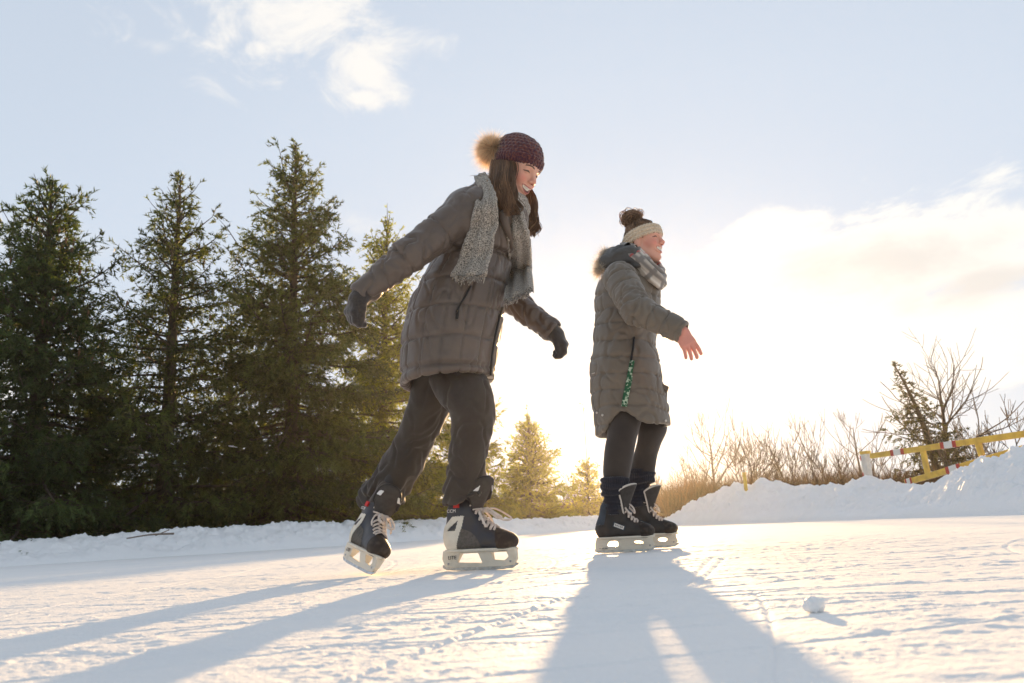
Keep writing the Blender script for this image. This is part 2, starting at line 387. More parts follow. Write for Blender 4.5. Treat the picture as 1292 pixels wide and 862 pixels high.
def snow_ridge(name, front, ridge, back, zr, mt, seed, fine=1.):
    """front, ridge, back: Nx2 ground paths; zr: ridge heights"""
    n = 900; F_, R_, B_ = (spline(np.column_stack([p, np.zeros(len(p))]), n)[:, :2] for p in (front, ridge, back)); Zr = spline(np.column_stack([zr]*3), n)[:, 0]
    ts = np.concatenate([np.linspace(-.12, 1, 52), np.linspace(1.04, 2, 26)]); out = []
    for t in ts:
        if t <= 1: XY = F_+(R_-F_)*t; h = Zr*max(t, 0)**.62*(1 if t < .75 else 1-.0*(t-.75))+(-.03 if t < 0 else 0)
        else: XY = R_+(B_-R_)*(t-1); h = Zr*(1-.8*(t-1)**1.3)
        out.append(np.column_stack([XY, h]))
    V = np.concatenate(out); T = np.repeat(ts, n); amp = np.tile(Zr, len(ts)); e = sstep(-.05, .3, T)
    V[:, 2] += e*amp*(.20*fbm(V*(1.1, 1.1, .3)+seed, 2)+.20*np.abs(fbm(V*(2.2, 2.2, .8)+seed, 4, 2.2, .55))-.06)+e*fine*(.05*np.maximum(0, fbm(V*9+seed, 3)))
    V[:, 2] += e*np.minimum(amp, .5)*.05*np.maximum(0, perlin(V*(5, 5, 2)+seed*2)-.2)+e*.05*np.maximum(0, perlin(V*(8, 8, 5)+seed*3)-.25)*sstep(.5, 1, T)
    V[:, 1] -= e*.10*fine*np.maximum(0, fbm(V*(2.5, 2.5, 4)+seed+40, 3))
    nn = len(ts); ii = (np.arange(nn-1)[:, None]*n+np.arange(n-1)[None]).ravel()
    return tag(obj(name, V, np.stack([ii, ii+1, ii+n+1, ii+n], 1), mt), kind='structure')
# low bank along the left and far side
fx = [-200, -60, 0, 150, 300, 430, 560, 700, 770, 860, 900]
ft = np.array([gnd(x, 667-.0524*(x-646)+d)[:2] for x, d in zip(fx, [21, 17.5, 15.2, 13.3, 11.9, 10.6, 9.2, 8.0, 7.6, 7.0, 6.8])])
ft[0] = (-11.5, 5.6); ft[1] = (-8.6, 8.2); ft[2] = (-7.15, 9.75)
dv = np.gradient(ft, axis=0); nv = np.stack([-dv[:, 1], dv[:, 0]], 1); nv /= np.linalg.norm(nv, axis=1)[:, None]
rg = ft+nv*.75; bk = ft+nv*2.6
ty = [694, 689, 686, 677, 666, 660, 657, 654.5, 652, 656, 660]
zr = np.array([at(x, y-2, p[1])[2] for x, y, p in zip(fx, ty, rg)])
snow_ridge('snow_bank', ft, rg, bk, zr, m_snow, 3.)
BANK_F, BANK_R, BANK_Z = ft, rg, zr
# ploughed pile down the right side, its ridge coming towards the camera
def ridge_at(px, off): u = (px-646)/FPX*1.02; return (off+2.42)/(u+.11)
rx = [835, 862, 880, 905, 930, 960, 1000, 1050, 1090, 1130, 1180, 1212, 1232, 1252, 1275, 1300, 1340, 1420, 1500]
ry = [661, 650, 634, 617, 607, 606, 613, 609, 606, 608, 607, 598, 588, 575, 565, 562, 566, 575, 580]
R3 = [at(x, y+3, ridge_at(x, 6.25)) for x, y in zip(rx, ry)]
R2 = np.array([p[:2] for p in R3]); F2 = R2+np.array([(-1.3, -.35)]); B2 = R2+np.array([(2.4, .5)])
F2[0] += (.9, .3)
snow_ridge('snow_pile', F2, R2, B2, np.array([p[2] for p in R3]), m_snow, 21., .9)
# lump of snow lying on the ice
def lump(name, c, r, seed, label, flat=.85):
    u, v = np.meshgrid(np.linspace(0, 2*math.pi, 33)[:-1], np.linspace(.0, math.pi, 20)); D = np.stack([np.cos(u)*np.sin(v), np.sin(u)*np.sin(v), np.cos(v)*flat], -1).reshape(-1, 3)
    V = D*r*(1+.28*fbm(D*1.6+seed, 3))[:, None]; i = np.arange(19)[:, None]*32; j = np.arange(32)[None]; q = np.stack([i+j, i+32+j, i+32+(j+1) % 32, i+(j+1) % 32], -1).reshape(-1, 4)
    o = obj(name, V, q, m_snow); o.location = c; return tag(o, label, 'snow chunk')
g = gnd(1028, 774); lump('snow_chunk', (g[0], g[1], .012), .0148, 5, 'small round lump of snow lying alone on the scraped ice')
# a broken stick lying on the low bank
p0, p1 = at(160, 679.5, 11.2), at(219, 673.5, 11.9)
b = MB(); b.tube(spline([p0, (p0+p1)/2+V3(0, 0, .02), p1], 10), np.linspace(.010, .017, 10), 6); b.tube([p0+(p1-p0)*.6, p0+(p1-p0)*.75+V3(.05, .1, .07)], .008, 5)
tag(b.build('stick', mat('grey wood', (.24, .19, .15), (.15, .12, .10), nscale=20, bump=.4)), 'broken grey stick lying on the low snow bank below the spruces', 'stick')
# ------------------------------------------------------------------ trees and brush
m_bark = mat('spruce bark', (.10, .075, .055), (.05, .04, .03), nscale=9, bump=.8, bscale=14, bdist=.04, rough=.9, stretch=(1, 1, .3))
m_bare = mat('bare bark', (.13, .095, .07), (.07, .05, .04), nscale=12, rough=.85)
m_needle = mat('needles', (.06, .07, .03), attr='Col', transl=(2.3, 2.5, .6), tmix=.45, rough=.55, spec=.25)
m_needle_lit = mat('needles tinted as backlit', (.06, .07, .03), attr='Col', transl=(3.0, 3.6, .6), tmix=.6, rough=.55, spec=.25)  # second copy of the needles, sun glow put into a brighter, yellower translucency
m_cone = mat('cones', (.16, .085, .045), rough=.7)
def conifer(name, base, apex, R, nb, seed, label, cat='tree', group=None, col=(.060, .070, .033), trunk_r=.16, low=.03, dens=11, droop=.9, twig=.36, up=.55, power=.8, needle=(.10, .024), gaps=0., m=13, warm=.0, bend=None, cones=0, thin=0., snow=0, mn=None):
    r = np.random.default_rng(seed); base = np.asarray(base, float); A = np.asarray(apex, float)-base; H = A[2]
    root = empty(name, base, label, cat, group)
    axis = lambda t: A*t[..., None]+(0 if bend is None else np.asarray(bend)*(4*t*(1-t))[..., None])
    ts = np.linspace(0, 1, 24); tb = MB(); tb.tube(axis(ts)+V3(0, 0, -.15)*(ts[:, None] < .01), trunk_r*(1-ts)**.85+.012, 9)
    Vn, Cn = [], []; wood = MB()
    u = (np.arange(nb)+r.random(nb))/nb; zf = low+(1-low)*(1-(1-u)**1.02); az = np.arange(nb)*2.39996+r.normal(0, .35, nb)
    for i in range(nb):
        t = min(zf[i], .995); prof = (1-t)**power
        if t < .2: prof *= .8+1.0*t
        Lb = R*prof*r.uniform(.5, 1.15)*(1.18 if r.random() < .15 else 1)+.05+.1*(1-t)
        if t > .92: Lb *= .75
        if gaps and perlin(np.array([[az[i]*.9, t*9, seed]]))[0] < -.35+gaps: Lb *= .4
        e = up*(t-.35)*1.7+r.normal(0, .14); p0 = axis(np.array([t]))[0]; hd = V3(math.cos(az[i]), math.sin(az[i]), 0); e += .5*sstep(.9, 1, t)
        s = np.linspace(0, 1, 7); c = p0+hd*(Lb*s*(1-.06*s))[:, None]; c[:, 2] += Lb*(math.tan(e)*s-.42*s*s*(1-t*.7)+.36*s**3); c += r.normal(0, .02*Lb, c.shape)*s[:, None]
        wood.tube(c, np.linspace(.016+.013*Lb, .004, 7), 3, cap=False)
        tan = nrm(c[-1]-c[2]); side = nrm(np.cross(tan, (0, 0, 1)))
        # laterals fan out sideways from the limb, twigs hang from limb and laterals
        S0, SD, SL = [c[0]+(c[-1]-c[0])*.0], [None], [Lb]
        for j in range(int(Lb*6.5*(1-thin*.5))):
            q = r.uniform(.15, .95); a = (-1 if j % 2 else 1)*r.uniform(.6, 1.15); ll = Lb*(.5*(1-q)+.10)*r.uniform(.5, 1.1)
            dd = nrm(tan*math.cos(a)+side*math.sin(a)+V3(0, 0, r.normal(-.12*droop, .16))); S0.append(np.array([np.interp(q, s, c[:, k]) for k in range(3)])); SD.append(dd); SL.append(ll)
            if ll > .3: wood.tube([S0[-1], S0[-1]+dd*ll*.9], [.008, .003], 3, cap=False)
        SL = np.array(SL); cnt = np.maximum((SL*dens*r.uniform(.7, 1.15)*(1-thin*r.random())).astype(int), 2); seg = np.repeat(np.arange(len(SL)), cnt); nt_ = len(seg)
        q = r.random(nt_)**.75; q[seg == 0] = np.maximum(q[seg == 0], min(.15/Lb, .5))
        T0 = np.stack([np.interp(q, s, c[:, k]) for k in range(3)], 1); D0 = np.tile(tan, (nt_, 1))
        for j in range(1, len(SL)): k = seg == j; T0[k] = S0[j]+SD[j]*(SL[j]*q[k])[:, None]; D0[k] = SD[j]
        d = D0*r.uniform(.25, .9, (nt_, 1))+r.normal(0, .38, (nt_, 3))+np.array([0, 0, -1])*(droop*(1.08-t)*r.uniform(.1, 1.3, (nt_, 1)))
        tipm = q > .92; d[tipm] = D0[tipm]+r.normal(0, .15, (tipm.sum(), 3)); d /= np.linalg.norm(d, axis=1)[:, None]
        ln = twig*r.uniform(.4, 1.1, nt_)*(.5+.5*min(1, Lb))*(1.1-.5*q)
        k = (m*ln/.3+4).astype(int); rep = np.repeat(np.arange(nt_), k); qq = r.random(len(rep))
        sag = np.zeros((len(rep), 3)); sag[:, 2] = -.3*ln[rep]*qq*qq*droop
        pos = T0[rep]+d[rep]*(ln[rep]*qq)[:, None]+sag
        rad = r.normal(size=(len(rep), 3)); rad -= d[rep]*(rad*d[rep]).sum(1)[:, None]; rad /= np.linalg.norm(rad, axis=1)[:, None]
        nd = d[rep]*.8+rad*.7; w = np.cross(nd, r.normal(size=nd.shape)); w /= np.linalg.norm(w, axis=1)[:, None]
        nl = needle[0]*r.uniform(.7, 1.25, (len(rep), 1)); hw = needle[1]*.5*r.uniform(.8, 1.3, (len(rep), 1))
        Vn.append(np.stack([pos-w*hw, pos+w*hw, pos+nd*nl*.9], 1).reshape(-1, 3))
        bt = r.uniform(.6, 1.25); tone = (bt*r.uniform(.6, 1.35, (nt_, 1))*(1+warm*np.array([.6, .45, -.1])*r.random((nt_, 1)))*np.array(col))[rep]
        Cn.append(np.repeat(tone, 3, 0))
    V = np.concatenate(Vn); C = np.concatenate(Cn)
    tr = tb.build('trunk', m_bark, root); 
    wood.build('limb', m_bark, tr)
    obj('crown', V, np.arange(len(V)).reshape(-1, 3), mn or m_needle, root, smooth=False, col=C)
    if cones:
        cb = MB()
        for _ in range(cones):
            t = r.uniform(.5, .93); a = r.uniform(0, 6.28); p = axis(np.array([t]))[0]+V3(math.cos(a), math.sin(a), 0)*R*(1-t)**power*r.uniform(.5, .85)-V3(0, 0, .15)
            cb.tube([p, p-V3(0, 0, .05), p-V3(.01, 0, .13)], [.014, .022, .008], 6)
        o = cb.build('seed_cones', m_cone, root); tag(o, kind='stuff')
    if snow:
        sb = MB()
        for _ in range(snow):
            t = r.uniform(.18, .36); a = r.uniform(-2.9, -.3); p = axis(np.array([t]))[0]+V3(math.cos(a), math.sin(a), 0)*R*(1-t)**power*r.uniform(.45, .9)-V3(0, 0, .1)
            sb.tube([p, p+V3(r.normal(0, .05), r.normal(0, .04), .0), p+V3(r.normal(0, .09), 0, -.03)], [.008, .02, .006], 6, flat=.5)
        o = sb.build('snow_patches', m_snow, root); tag(o, kind='stuff')
    return root
def tree_at(bx, Y, ax, ay): b_ = at(bx, 655, Y); b_[2] = -.03; return b_, at(ax, ay, Y)
GS = 'tall spruces standing in a row behind the low snow bank'
conifer('spruce_tree', *tree_at(38, 13.2, 66, 233), 3.0, 265, 11, 'dark dense spruce cut by the photo edge, with bunches of brown cones high up', group=GS, cones=60, trunk_r=.17, gaps=.08, droop=1.0, col=(.052, .068, .036))
conifer('spruce_tree', *tree_at(205, 15.2, 228, 224), 2.9, 210, 23, 'thin see-through spruce with its bare trunk showing in the upper half', group=GS, trunk_r=.17, thin=.3, gaps=.2, dens=10, low=.04, droop=1.05, snow=12, cones=14, warm=.3)
conifer('spruce_tree', *tree_at(366, 17.0, 373, 188), 3.7, 275, 37, 'tallest spruce with full pointed crown and one thin leader at its tip', group=GS, trunk_r=.18, gaps=.06, droop=.95, warm=.45, power=.85)
conifer('spruce_tree', *tree_at(478, 21.0, 489, 284), 3.5, 230, 41, 'sunlit yellow green spruce directly behind the bent rear arm of the taller skater', group=GS, trunk_r=.17, gaps=.1, warm=1.0, col=(.070, .070, .024), up=.65, mn=m_needle_lit)
conifer('spruce_tree', *tree_at(128, 17.8, 128, 430), 2.1, 85, 43, 'short dark spruce filling the gap between the dense and the thin spruce', group=GS, trunk_r=.12, gaps=.1, droop=1.0)
conifer('spruce_tree', *tree_at(290, 19.2, 292, 395), 2.1, 85, 47, 'half hidden dark spruce between the thin spruce and the tallest spruce', group=GS, trunk_r=.12, gaps=.1, droop=1.0)
GP = 'young pines far behind the low snow bank'
conifer('pine_tree', *tree_at(575, 24.0, 596, 482), 2.3, 190, 53, 'golden backlit pine showing between the legs of the taller skater', group=GP, trunk_r=.1, warm=1.1, col=(.095, .082, .020), mn=m_needle_lit, up=.9, droop=.25, gaps=.1, dens=10)  # gold needle colour here and on the next pines carries the backlight
conifer('pine_tree', *tree_at(668, 27.5, 667, 530), 2.0, 190, 59, 'small golden pine with pointed top standing between the two skaters', group=GP, trunk_r=.09, warm=1.0, col=(.085, .080, .024), mn=m_needle_lit, up=.75, droop=.2, dens=10, power=.9)
conifer('pine_tree', *tree_at(742, 33.0, 741, 585), 1.5, 90, 61, 'smallest yellow pine close beside the rear skate of the shorter skater', group=GP, trunk_r=.07, warm=1.2, col=(.10, .085, .024), mn=m_needle_lit, up=.8, droop=.2, dens=10)
# a bough of a tree that stands hidden behind the taller skater
conifer('spruce_tree', *tree_at(1190, 19.5, 1128, 460), 2.1, 105, 67, 'ragged brown spruce leaning over behind the yellow gate', trunk_r=.11, thin=.3, gaps=.15, warm=.5, col=(.034, .034, .018), droop=1.2, bend=(.25, 0, .0), power=1.35, up=.15)

def bare_tree(name, base, H, seed, label, cat='tree', group=None, r0=.06, lean=(0, 0), spread=.55, depth=5, first=.3, fork=3, mt=None, up=.35, once=False, mono=0):
    r = random.Random(seed); tb, cb = MB(), MB(); mt = mt or m_bare
    def grow(p, d, ln, rad, lev):
        n = 5; pts = [p]
        for k in range(n-1):
            d = nrm(d+np.array([r.gauss(0, .09), r.gauss(0, .09), r.gauss(0, .05)+.05*up*lev]))
            p = p+d*ln/(n-1); pts.append(p)
        (tb if lev < 2 else cb).tube(pts, np.linspace(rad, rad*.66, n), 6 if lev < 1 else 4 if lev < 3 else 3, cap=lev < 2)
        if lev >= depth: return
        kids = fork+(r.random() < .5)
        for k in range(kids):
            i = n-1 if k == 0 else r.randint(1, n-1); a = r.uniform(0, 6.28); x = nrm(np.cross(d, (.3, .2, .9))); y = np.cross(d, x)
            sp = spread*(.35 if k == 0 else r.uniform(.8, 1.5)); nd = nrm(d*math.cos(sp)+(x*math.cos(a)+y*math.sin(a))*math.sin(sp)+np.array([0, 0, up*.35]))
            grow(pts[i], nd, ln*(r.uniform(.66, .88) if lev else r.uniform(.8, 1.05)), max(rad*(.68 if k == 0 else .52), .0085), lev+1)
    if mono:                                             # one straight leader with limbs all the way up it
        n = 14; d = nrm((lean[0], lean[1], 1)); pts = [np.zeros(3)]
        for k in range(n-1): d = nrm(d+np.array([r.gauss(0, .03), r.gauss(0, .03), .02])); pts.append(pts[-1]+d*H/(n-1))
        rr = r0*(1-np.linspace(0, 1, n))**.8+.010; tb.tube(pts, rr, 8)
        for k in range(mono):
            f = .36+.62*(k+r.random())/mono; i = min(int(f*(n-1)), n-2); p = pts[i]+(pts[i+1]-pts[i])*(f*(n-1)-i); a = k*2.4+r.gauss(0, .3); e = r.uniform(.45, .95)
            grow(p, V3(math.cos(a)*math.cos(e), math.sin(a)*math.cos(e), math.sin(e)), H*(.16+.26*(1-f))*r.uniform(.7, 1.15), max(rr[i]*.5, .011), 2)
    else: grow(np.zeros(3), nrm((lean[0], lean[1], 1)), H*first, r0, 0)
    V = np.concatenate(tb.v+cb.v); s = H/V[:, 2].max()
    if once is False: return bare_tree(name, base, H, seed, label, cat, group, r0/s, lean, spread, depth, first, fork, mt, up, True, mono)
    for q in (tb, cb): q.v = [v*s for v in q.v]
    root = empty(name, base, label, cat, group); tb.build('trunk', mt, root); cb.build('crown', mt, root); return root
def gb(px, Y): p = at(px, 655, Y); p[2] = -.05; return p
def hz(px, py, Y): return at(px, py, Y)[2]+.05
bare_tree('bare_tree', gb(1206, 20.5), hz(1194, 416, 20.5), 5, 'tallest leafless tree with wide spreading branches behind the yellow gate', r0=.09, spread=.6, depth=4, lean=(-.03, 0), up=.3, mono=13)
bare_tree('bare_tree', gb(905, 27), hz(898, 503, 27), 8, 'slender leafless tree nearest to the shorter skater, behind the end of the snow pile', r0=.06, spread=.5, depth=4, up=.5, fork=2, mono=13)
bare_tree('bare_tree', gb(1098, 25), hz(1085, 512, 25), 12, 'thin pale leafless sapling just beside the white gate post', r0=.045, spread=.45, depth=4, up=.6, fork=2, mono=10)
bare_tree('bare_tree', gb(1216, 17.5), hz(1199, 540, 17.5), 14, 'crooked grey sapling crossing behind the middle of the yellow gate', r0=.05, spread=.6, depth=3, first=.45, up=.4, fork=2, lean=(-.12, 0))
bare_tree('bare_tree', gb(757, 36), hz(755, 575, 36), 15, 'thin leafless sapling beside the heel of the shorter skater', r0=.04, spread=.35, depth=4, first=.45, up=.9, fork=2)
GB = 'leafless shrubs in the thicket behind the snow pile'
for i, (px, py, Y, sd) in enumerate([(868, 560, 33, 31), (932, 535, 29, 32), (958, 520, 29, 33), (985, 553, 30, 34), (1014, 528, 28, 35), (1036, 515, 28, 36), (1060, 540, 28, 37), (845, 578, 36, 38), (1246, 512, 24, 39), (1292, 496, 22, 41), (1228, 540, 25, 43), (1120, 545, 27, 44), (720, 590, 38, 45), (700, 602, 40, 46), (625, 600, 36, 47), (895, 570, 31, 48)]):
    bare_tree('bare_shrub', gb(px, Y), hz(px, py, Y), sd, 'many stemmed leafless brown shrub in the thicket under the pale sky', 'shrub', GB, r0=.045, spread=.62, depth=4, first=.25, up=.45, fork=3)
# dry thicket: stems too many to count
def thicket(name, spots, n, seed, cols, mt):
    r = np.random.default_rng(seed); S = np.array(spots); w = S[:, 4]/S[:, 4].sum(); k = r.choice(len(S), n, p=w); s = S[k]
    px = r.uniform(s[:, 0], s[:, 1]); Y = s[:, 2]+r.uniform(0, 5, n)
    B = np.array([gb(a, y) for a, y in zip(px, Y)]); h = s[:, 3]*r.uniform(.35, 1.0, n)**.8
    d = np.stack([r.normal(0, .28, n), r.normal(0, .28, n), np.ones(n)], 1); Vs, Fs = [], []; m = 5
    for j in range(m):                                  # main stem and side shoots
        st = B+d*(h*(0 if j == 0 else 1)*r.uniform(.15, .7, n))[:, None] if j else B
        dd = d*h[:, None] if j == 0 else (d*.5+r.normal(0, .45, (n, 3)))*(h*r.uniform(.25, .55, n))[:, None]; dd[:, 2] = np.abs(dd[:, 2])
        sd = np.cross(dd, r.normal(size=(n, 3))); sd /= np.linalg.norm(sd, axis=1)[:, None]; sd *= (.011 if j == 0 else .006)
        mid = st+dd*.5+r.normal(0, .04, (n, 3)); V = np.stack([st-sd, st+sd, mid+sd*.7, mid-sd*.7, st+dd], 1).reshape(-1, 3); o = len(Vs)*0+sum(len(v) for v in Vs)
        i = np.arange(n)*5+o; Fs.append((np.stack([i, i+1, i+2, i+3], 1), np.stack([i+3, i+2, i+4], 1))); Vs.append(V)
    tone = np.array(cols)[r.integers(0, len(cols), n)]*r.uniform(.7, 1.25, (n, 1)); C = np.tile(np.repeat(tone, 5, 0), (m, 1))
    return tag(obj(name, np.concatenate(Vs), [np.concatenate([f[0] for f in Fs]), np.concatenate([f[1] for f in Fs])], mt, col=C, smooth=False), kind='stuff')
m_dry = mat('dry stems', (.1, .07, .04), attr='Col', transl=(1.5, 1.2, .8), tmix=.3, rough=.8)
thicket('brush', [(840, 1100, 24, 1.7, 9), (690, 860, 40, 1.9, 4), (1090, 1330, 17.5, 1.25, 4), (560, 700, 36, 1.8, 3), (-60, 560, 24, 1.5, 4), (1240, 1340, 16, 1.1, 2)], 22000, 9, [(.10, .055, .028), (.07, .043, .025), (.13, .074, .036), (.055, .038, .022)], m_dry)
# ------------------------------------------------------------------ yellow gate, posts
m_yel = mat('yellow paint', (.78, .52, .08), (.58, .36, .07), nscale=7, rough=.45, spec=.4, bump=.1, bscale=30)
m_wht = mat('white paint', (.72, .71, .68), (.6, .59, .56), nscale=7, rough=.5)
m_red = mat('red reflector', (.42, .05, .045), rough=.5); m_tape = mat('white reflector', (.75, .74, .72), rough=.35)
gl, gr = at(1150, 655, 14.6), at(1345, 655, 11.4); gl[2] = gr[2] = 0
gdir = nrm(gr-gl); gdir[2] = 0; gn = V3(-gdir[1], gdir[0], 0)
def gpt(px, py): # point on the gate's upright plane along a photo ray
    d = at(px, py, 1.)-cC; return cC+d*(((gl-cC) @ gn)/(d @ gn))
gate = empty('barrier_gate', gl, 'long yellow steel swing gate with red and white reflector tape', 'gate')
def bar(name, p, q, mt, w=.045, t=.03, parent=None):
    b = MB(); d = nrm(q-p); up = nrm(np.cross(gn, d)); b.box((p+q)/2, (q-p)/2, gn*t, up*w); return bevel(b.build(name, mt, parent or gate, gl, smooth=False), .006)
tl, tr_ = gpt(1099, 575.5), gpt(1345, 540); ll, lr = gpt(1143, 609), gpt(1345, 541.5)
T_, B_ = bar('top_rail', tl, tr_, m_yel, .050), bar('brace', ll, lr-V3(0, 0, .1), m_yel, .052, .028)
for a, c in (((1164, 566), (1171, 599.5)), ((1233, 556), (1239, 575))): bar('upright', gpt(*a), gpt(*c), m_yel, .052, .026)
def tape(par, p0, p1, w):
    for (a, b_, mt, nm) in ((0, .24, m_red, 'red_tape'), (.24, .76, m_tape, 'white_tape'), (.76, 1, m_red, 'red_tape')): bar(nm, p0+(p1-p0)*a, p0+(p1-p0)*b_, mt, w, .036, par)
def on(p, q, x):                                      # point of the rail p-q that the photo shows at x
    f = lambda P: float(((P-cC) @ cR)/((P-cC) @ cF))*FPX+PW/2
    t = (x-f(p))/(f(q)-f(p))
    for _ in range(8): t += (x-f(p+(q-p)*t))/(f(q)-f(p))
    return p+(q-p)*t
lq = lr-V3(0, 0, .1)
for a, b_ in ((1125, 1142), (1188, 1208)): tape(T_, on(tl, tr_, a), on(tl, tr_, b_), .056)
for a, b_ in ((1144, 1152), (1195, 1213)): tape(B_, on(ll, lq, a), on(ll, lq, b_), .058)
# hinge post just outside the picture
hp = MB(); h0 = gpt(1348, 650); h0[2] = 0; hp.tube([h0, h0+V3(0, 0, 1.75)], .075, 12); hp.build('hinge_post', m_yel, gate, gl)
# white latch post with red reflectors
pb = gpt(1101.5, 640)-gn*.0; pb[2] = 0; post = empty('latch_post', pb, 'white gate post with red reflectors and yellow cap at the end of the yellow gate', 'post')
pt = gpt(1094.5, 571.5)[2]
b = MB(); b.box((0, 0, pt/2), gdir*.085, gn*.05, (0, 0, pt/2)); o = bevel(b.build('post_body', m_wht, post, smooth=False), .01)
b = MB(); b.box((.03*gdir[0], .03*gdir[1], pt+.012), gdir*.10, gn*.06, (0, 0, .03)); bevel(b.build('cap', m_yel, post, smooth=False), .008)
for zz in (.93, .66, .42):
    b = MB(); b.box(V3(0, 0, pt*zz)-gdir*.072-gn*.052, gdir*.014, gn*.004, (0, 0, .05)); b.build('reflector', m_red, post, smooth=False)
b = MB(); s = np.linspace(0, math.pi, 14); b.tube([V3(0, 0, pt*.36-.09*math.sin(k))+gdir*(.10*math.cos(k))-gn*.064 for k in s], .012, 6); b.build('chain', m_yel, post)
# yellow marker stake behind the pile
sb = gnd(945, 660); sp = at(944, 640, 19.5); sp[2] = 0; stake = empty('marker_stake', sp, 'short yellow marker stake poking up behind the snow pile', 'stake')
b = MB(); zt = at(943, 597.5, 19.5)[2]; b.box((0, 0, zt/2), (.04, 0, 0), (0, .03, 0), (0, 0, zt/2)); bevel(b.build('stake_body', m_yel, stake, smooth=False), .008)
b = MB(); b.box((0, 0, zt+.012), (.046, 0, 0), (0, .036, 0), (0, 0, .014)); bevel(b.build('cap', m_yel, stake, smooth=False), .008)
# ------------------------------------------------------------------ people: shared pieces
def mat_skin():
    return mat('skin', (.6, .36, .27), attr='Col', rough=.5, spec=.35, sss=.15, bump=.1, bscale=300, bdist=.001)
m_skin = mat_skin()
m_coat1 = mat('charcoal nylon', (.118, .087, .068), (.096, .071, .056), nscale=9, rough=.40, spec=.55, bump=.25, bscale=45, bdist=.006, sheen=.1)
m_coat2 = mat('grey olive nylon', (.168, .140, .108), (.14, .117, .091), nscale=8, rough=.45, spec=.45, bump=.25, bscale=45, bdist=.006, sheen=.15)
m_hood2 = mat('dark grey nylon', (.10, .098, .095), (.08, .078, .075), nscale=8, rough=.5, bump=.3, bscale=40, bdist=.006)
m_trou = mat('black brown twill', (.050, .042, .036), (.038, .032, .028), nscale=7, rough=.75, bump=.3, bscale=60, bdist=.004, sheen=.15)
m_legg = mat('dark leggings', (.055, .044, .037), (.042, .034, .03), nscale=10, rough=.8, sheen=.3)
m_sock = mat('navy wool', (.030, .029, .040), (.020, .020, .028), nscale=160, rough=.9, bump=.4, bscale=200, bdist=.003, sheen=.3)
m_glove = mat('dark knit glove', (.055, .046, .04), (.04, .033, .03), nscale=120, rough=.9, bump=.5, bscale=220, bdist=.002, sheen=.4)
m_boucle = mat('grey boucle wool', (.085, .075, .066), (.56, .50, .43), nscale=210, rough=.95, bump=1., bscale=170, bdist=.006, sheen=.3, lo=.36, hi=.64)
m_beanie = mat('maroon marled knit', (.05, .012, .028), (.24, .08, .045), nscale=120, rough=.95, bump=.8, bscale=110, bdist=.006, sheen=.4, lo=.45, hi=.72)
m_cream = mat('cream knit', (.72, .60, .46), (.58, .46, .33), nscale=90, rough=.95, bump=.9, bscale=110, bdist=.006, sheen=.3)
m_hair = mat('brown hair', (.085, .045, .025), attr='Col', transl=(1.6, 1.1, .7), tmix=.22, rough=.42, spec=.4)
m_fur = mat('blond fur', (.4, .3, .2), attr='Col', transl=(1.1, 1.02, .9), tmix=.42, rough=.7)
m_plaid = mat('plaid scarf', (.5, .45, .4), attr='Col', rough=.9, bump=.3, bscale=120, bdist=.003, sheen=.2)
m_lany = mat('green printed ribbon', (.02, .10, .045), (.45, .55, .42), nscale=75, rough=.6, lo=.52, hi=.58)
m_navy = mat('navy boot leather', (.022, .028, .045), (.035, .035, .04), nscale=30, rough=.38, spec=.5, bump=.15, bscale=70, bdist=.003)
m_black = mat('black boot leather', (.022, .017, .015), (.04, .032, .028), nscale=25, rough=.45, spec=.45, bump=.2, bscale=80, bdist=.003)
m_toe = mat('scuffed toe leather', (.030, .022, .018), (.10, .075, .06), nscale=40, rough=.6, bump=.3, bscale=90, bdist=.003, lo=.5, hi=.8)
m_panel = mat('grey mesh panel', (.13, .12, .11), (.08, .075, .07), nscale=120, rough=.8, bump=.4, bscale=300, bdist=.002)
m_blue = mat('blue grey panel', (.05, .062, .08), (.036, .045, .06), nscale=30, rough=.4)
m_hold = mat('ivory plastic', (.70, .65, .56), (.55, .50, .42), nscale=22, rough=.42, spec=.45, lo=.5, hi=.8)
m_steel = mat('skate steel', (.55, .56, .58), (.35, .35, .36), nscale=60, rough=.3, metal=1.)
m_lace = mat('cotton lace', (.74, .66, .60), (.58, .50, .45), nscale=60, rough=.95)
m_tongue = mat('dark felt tongue', (.06, .055, .052), (.045, .04, .038), nscale=50, rough=.7, bump=.2, bscale=120, bdist=.003)
m_trim = mat('white felt trim', (.68, .63, .58), rough=.9)
m_ink = mat('dark print', (.03, .03, .035), rough=.6); m_white = mat('white print', (.75, .73, .70), rough=.5); m_redt = mat('red tab', (.60, .03, .03), rough=.6)
m_zip = mat('dark zip', (.02, .019, .019), rough=.4)

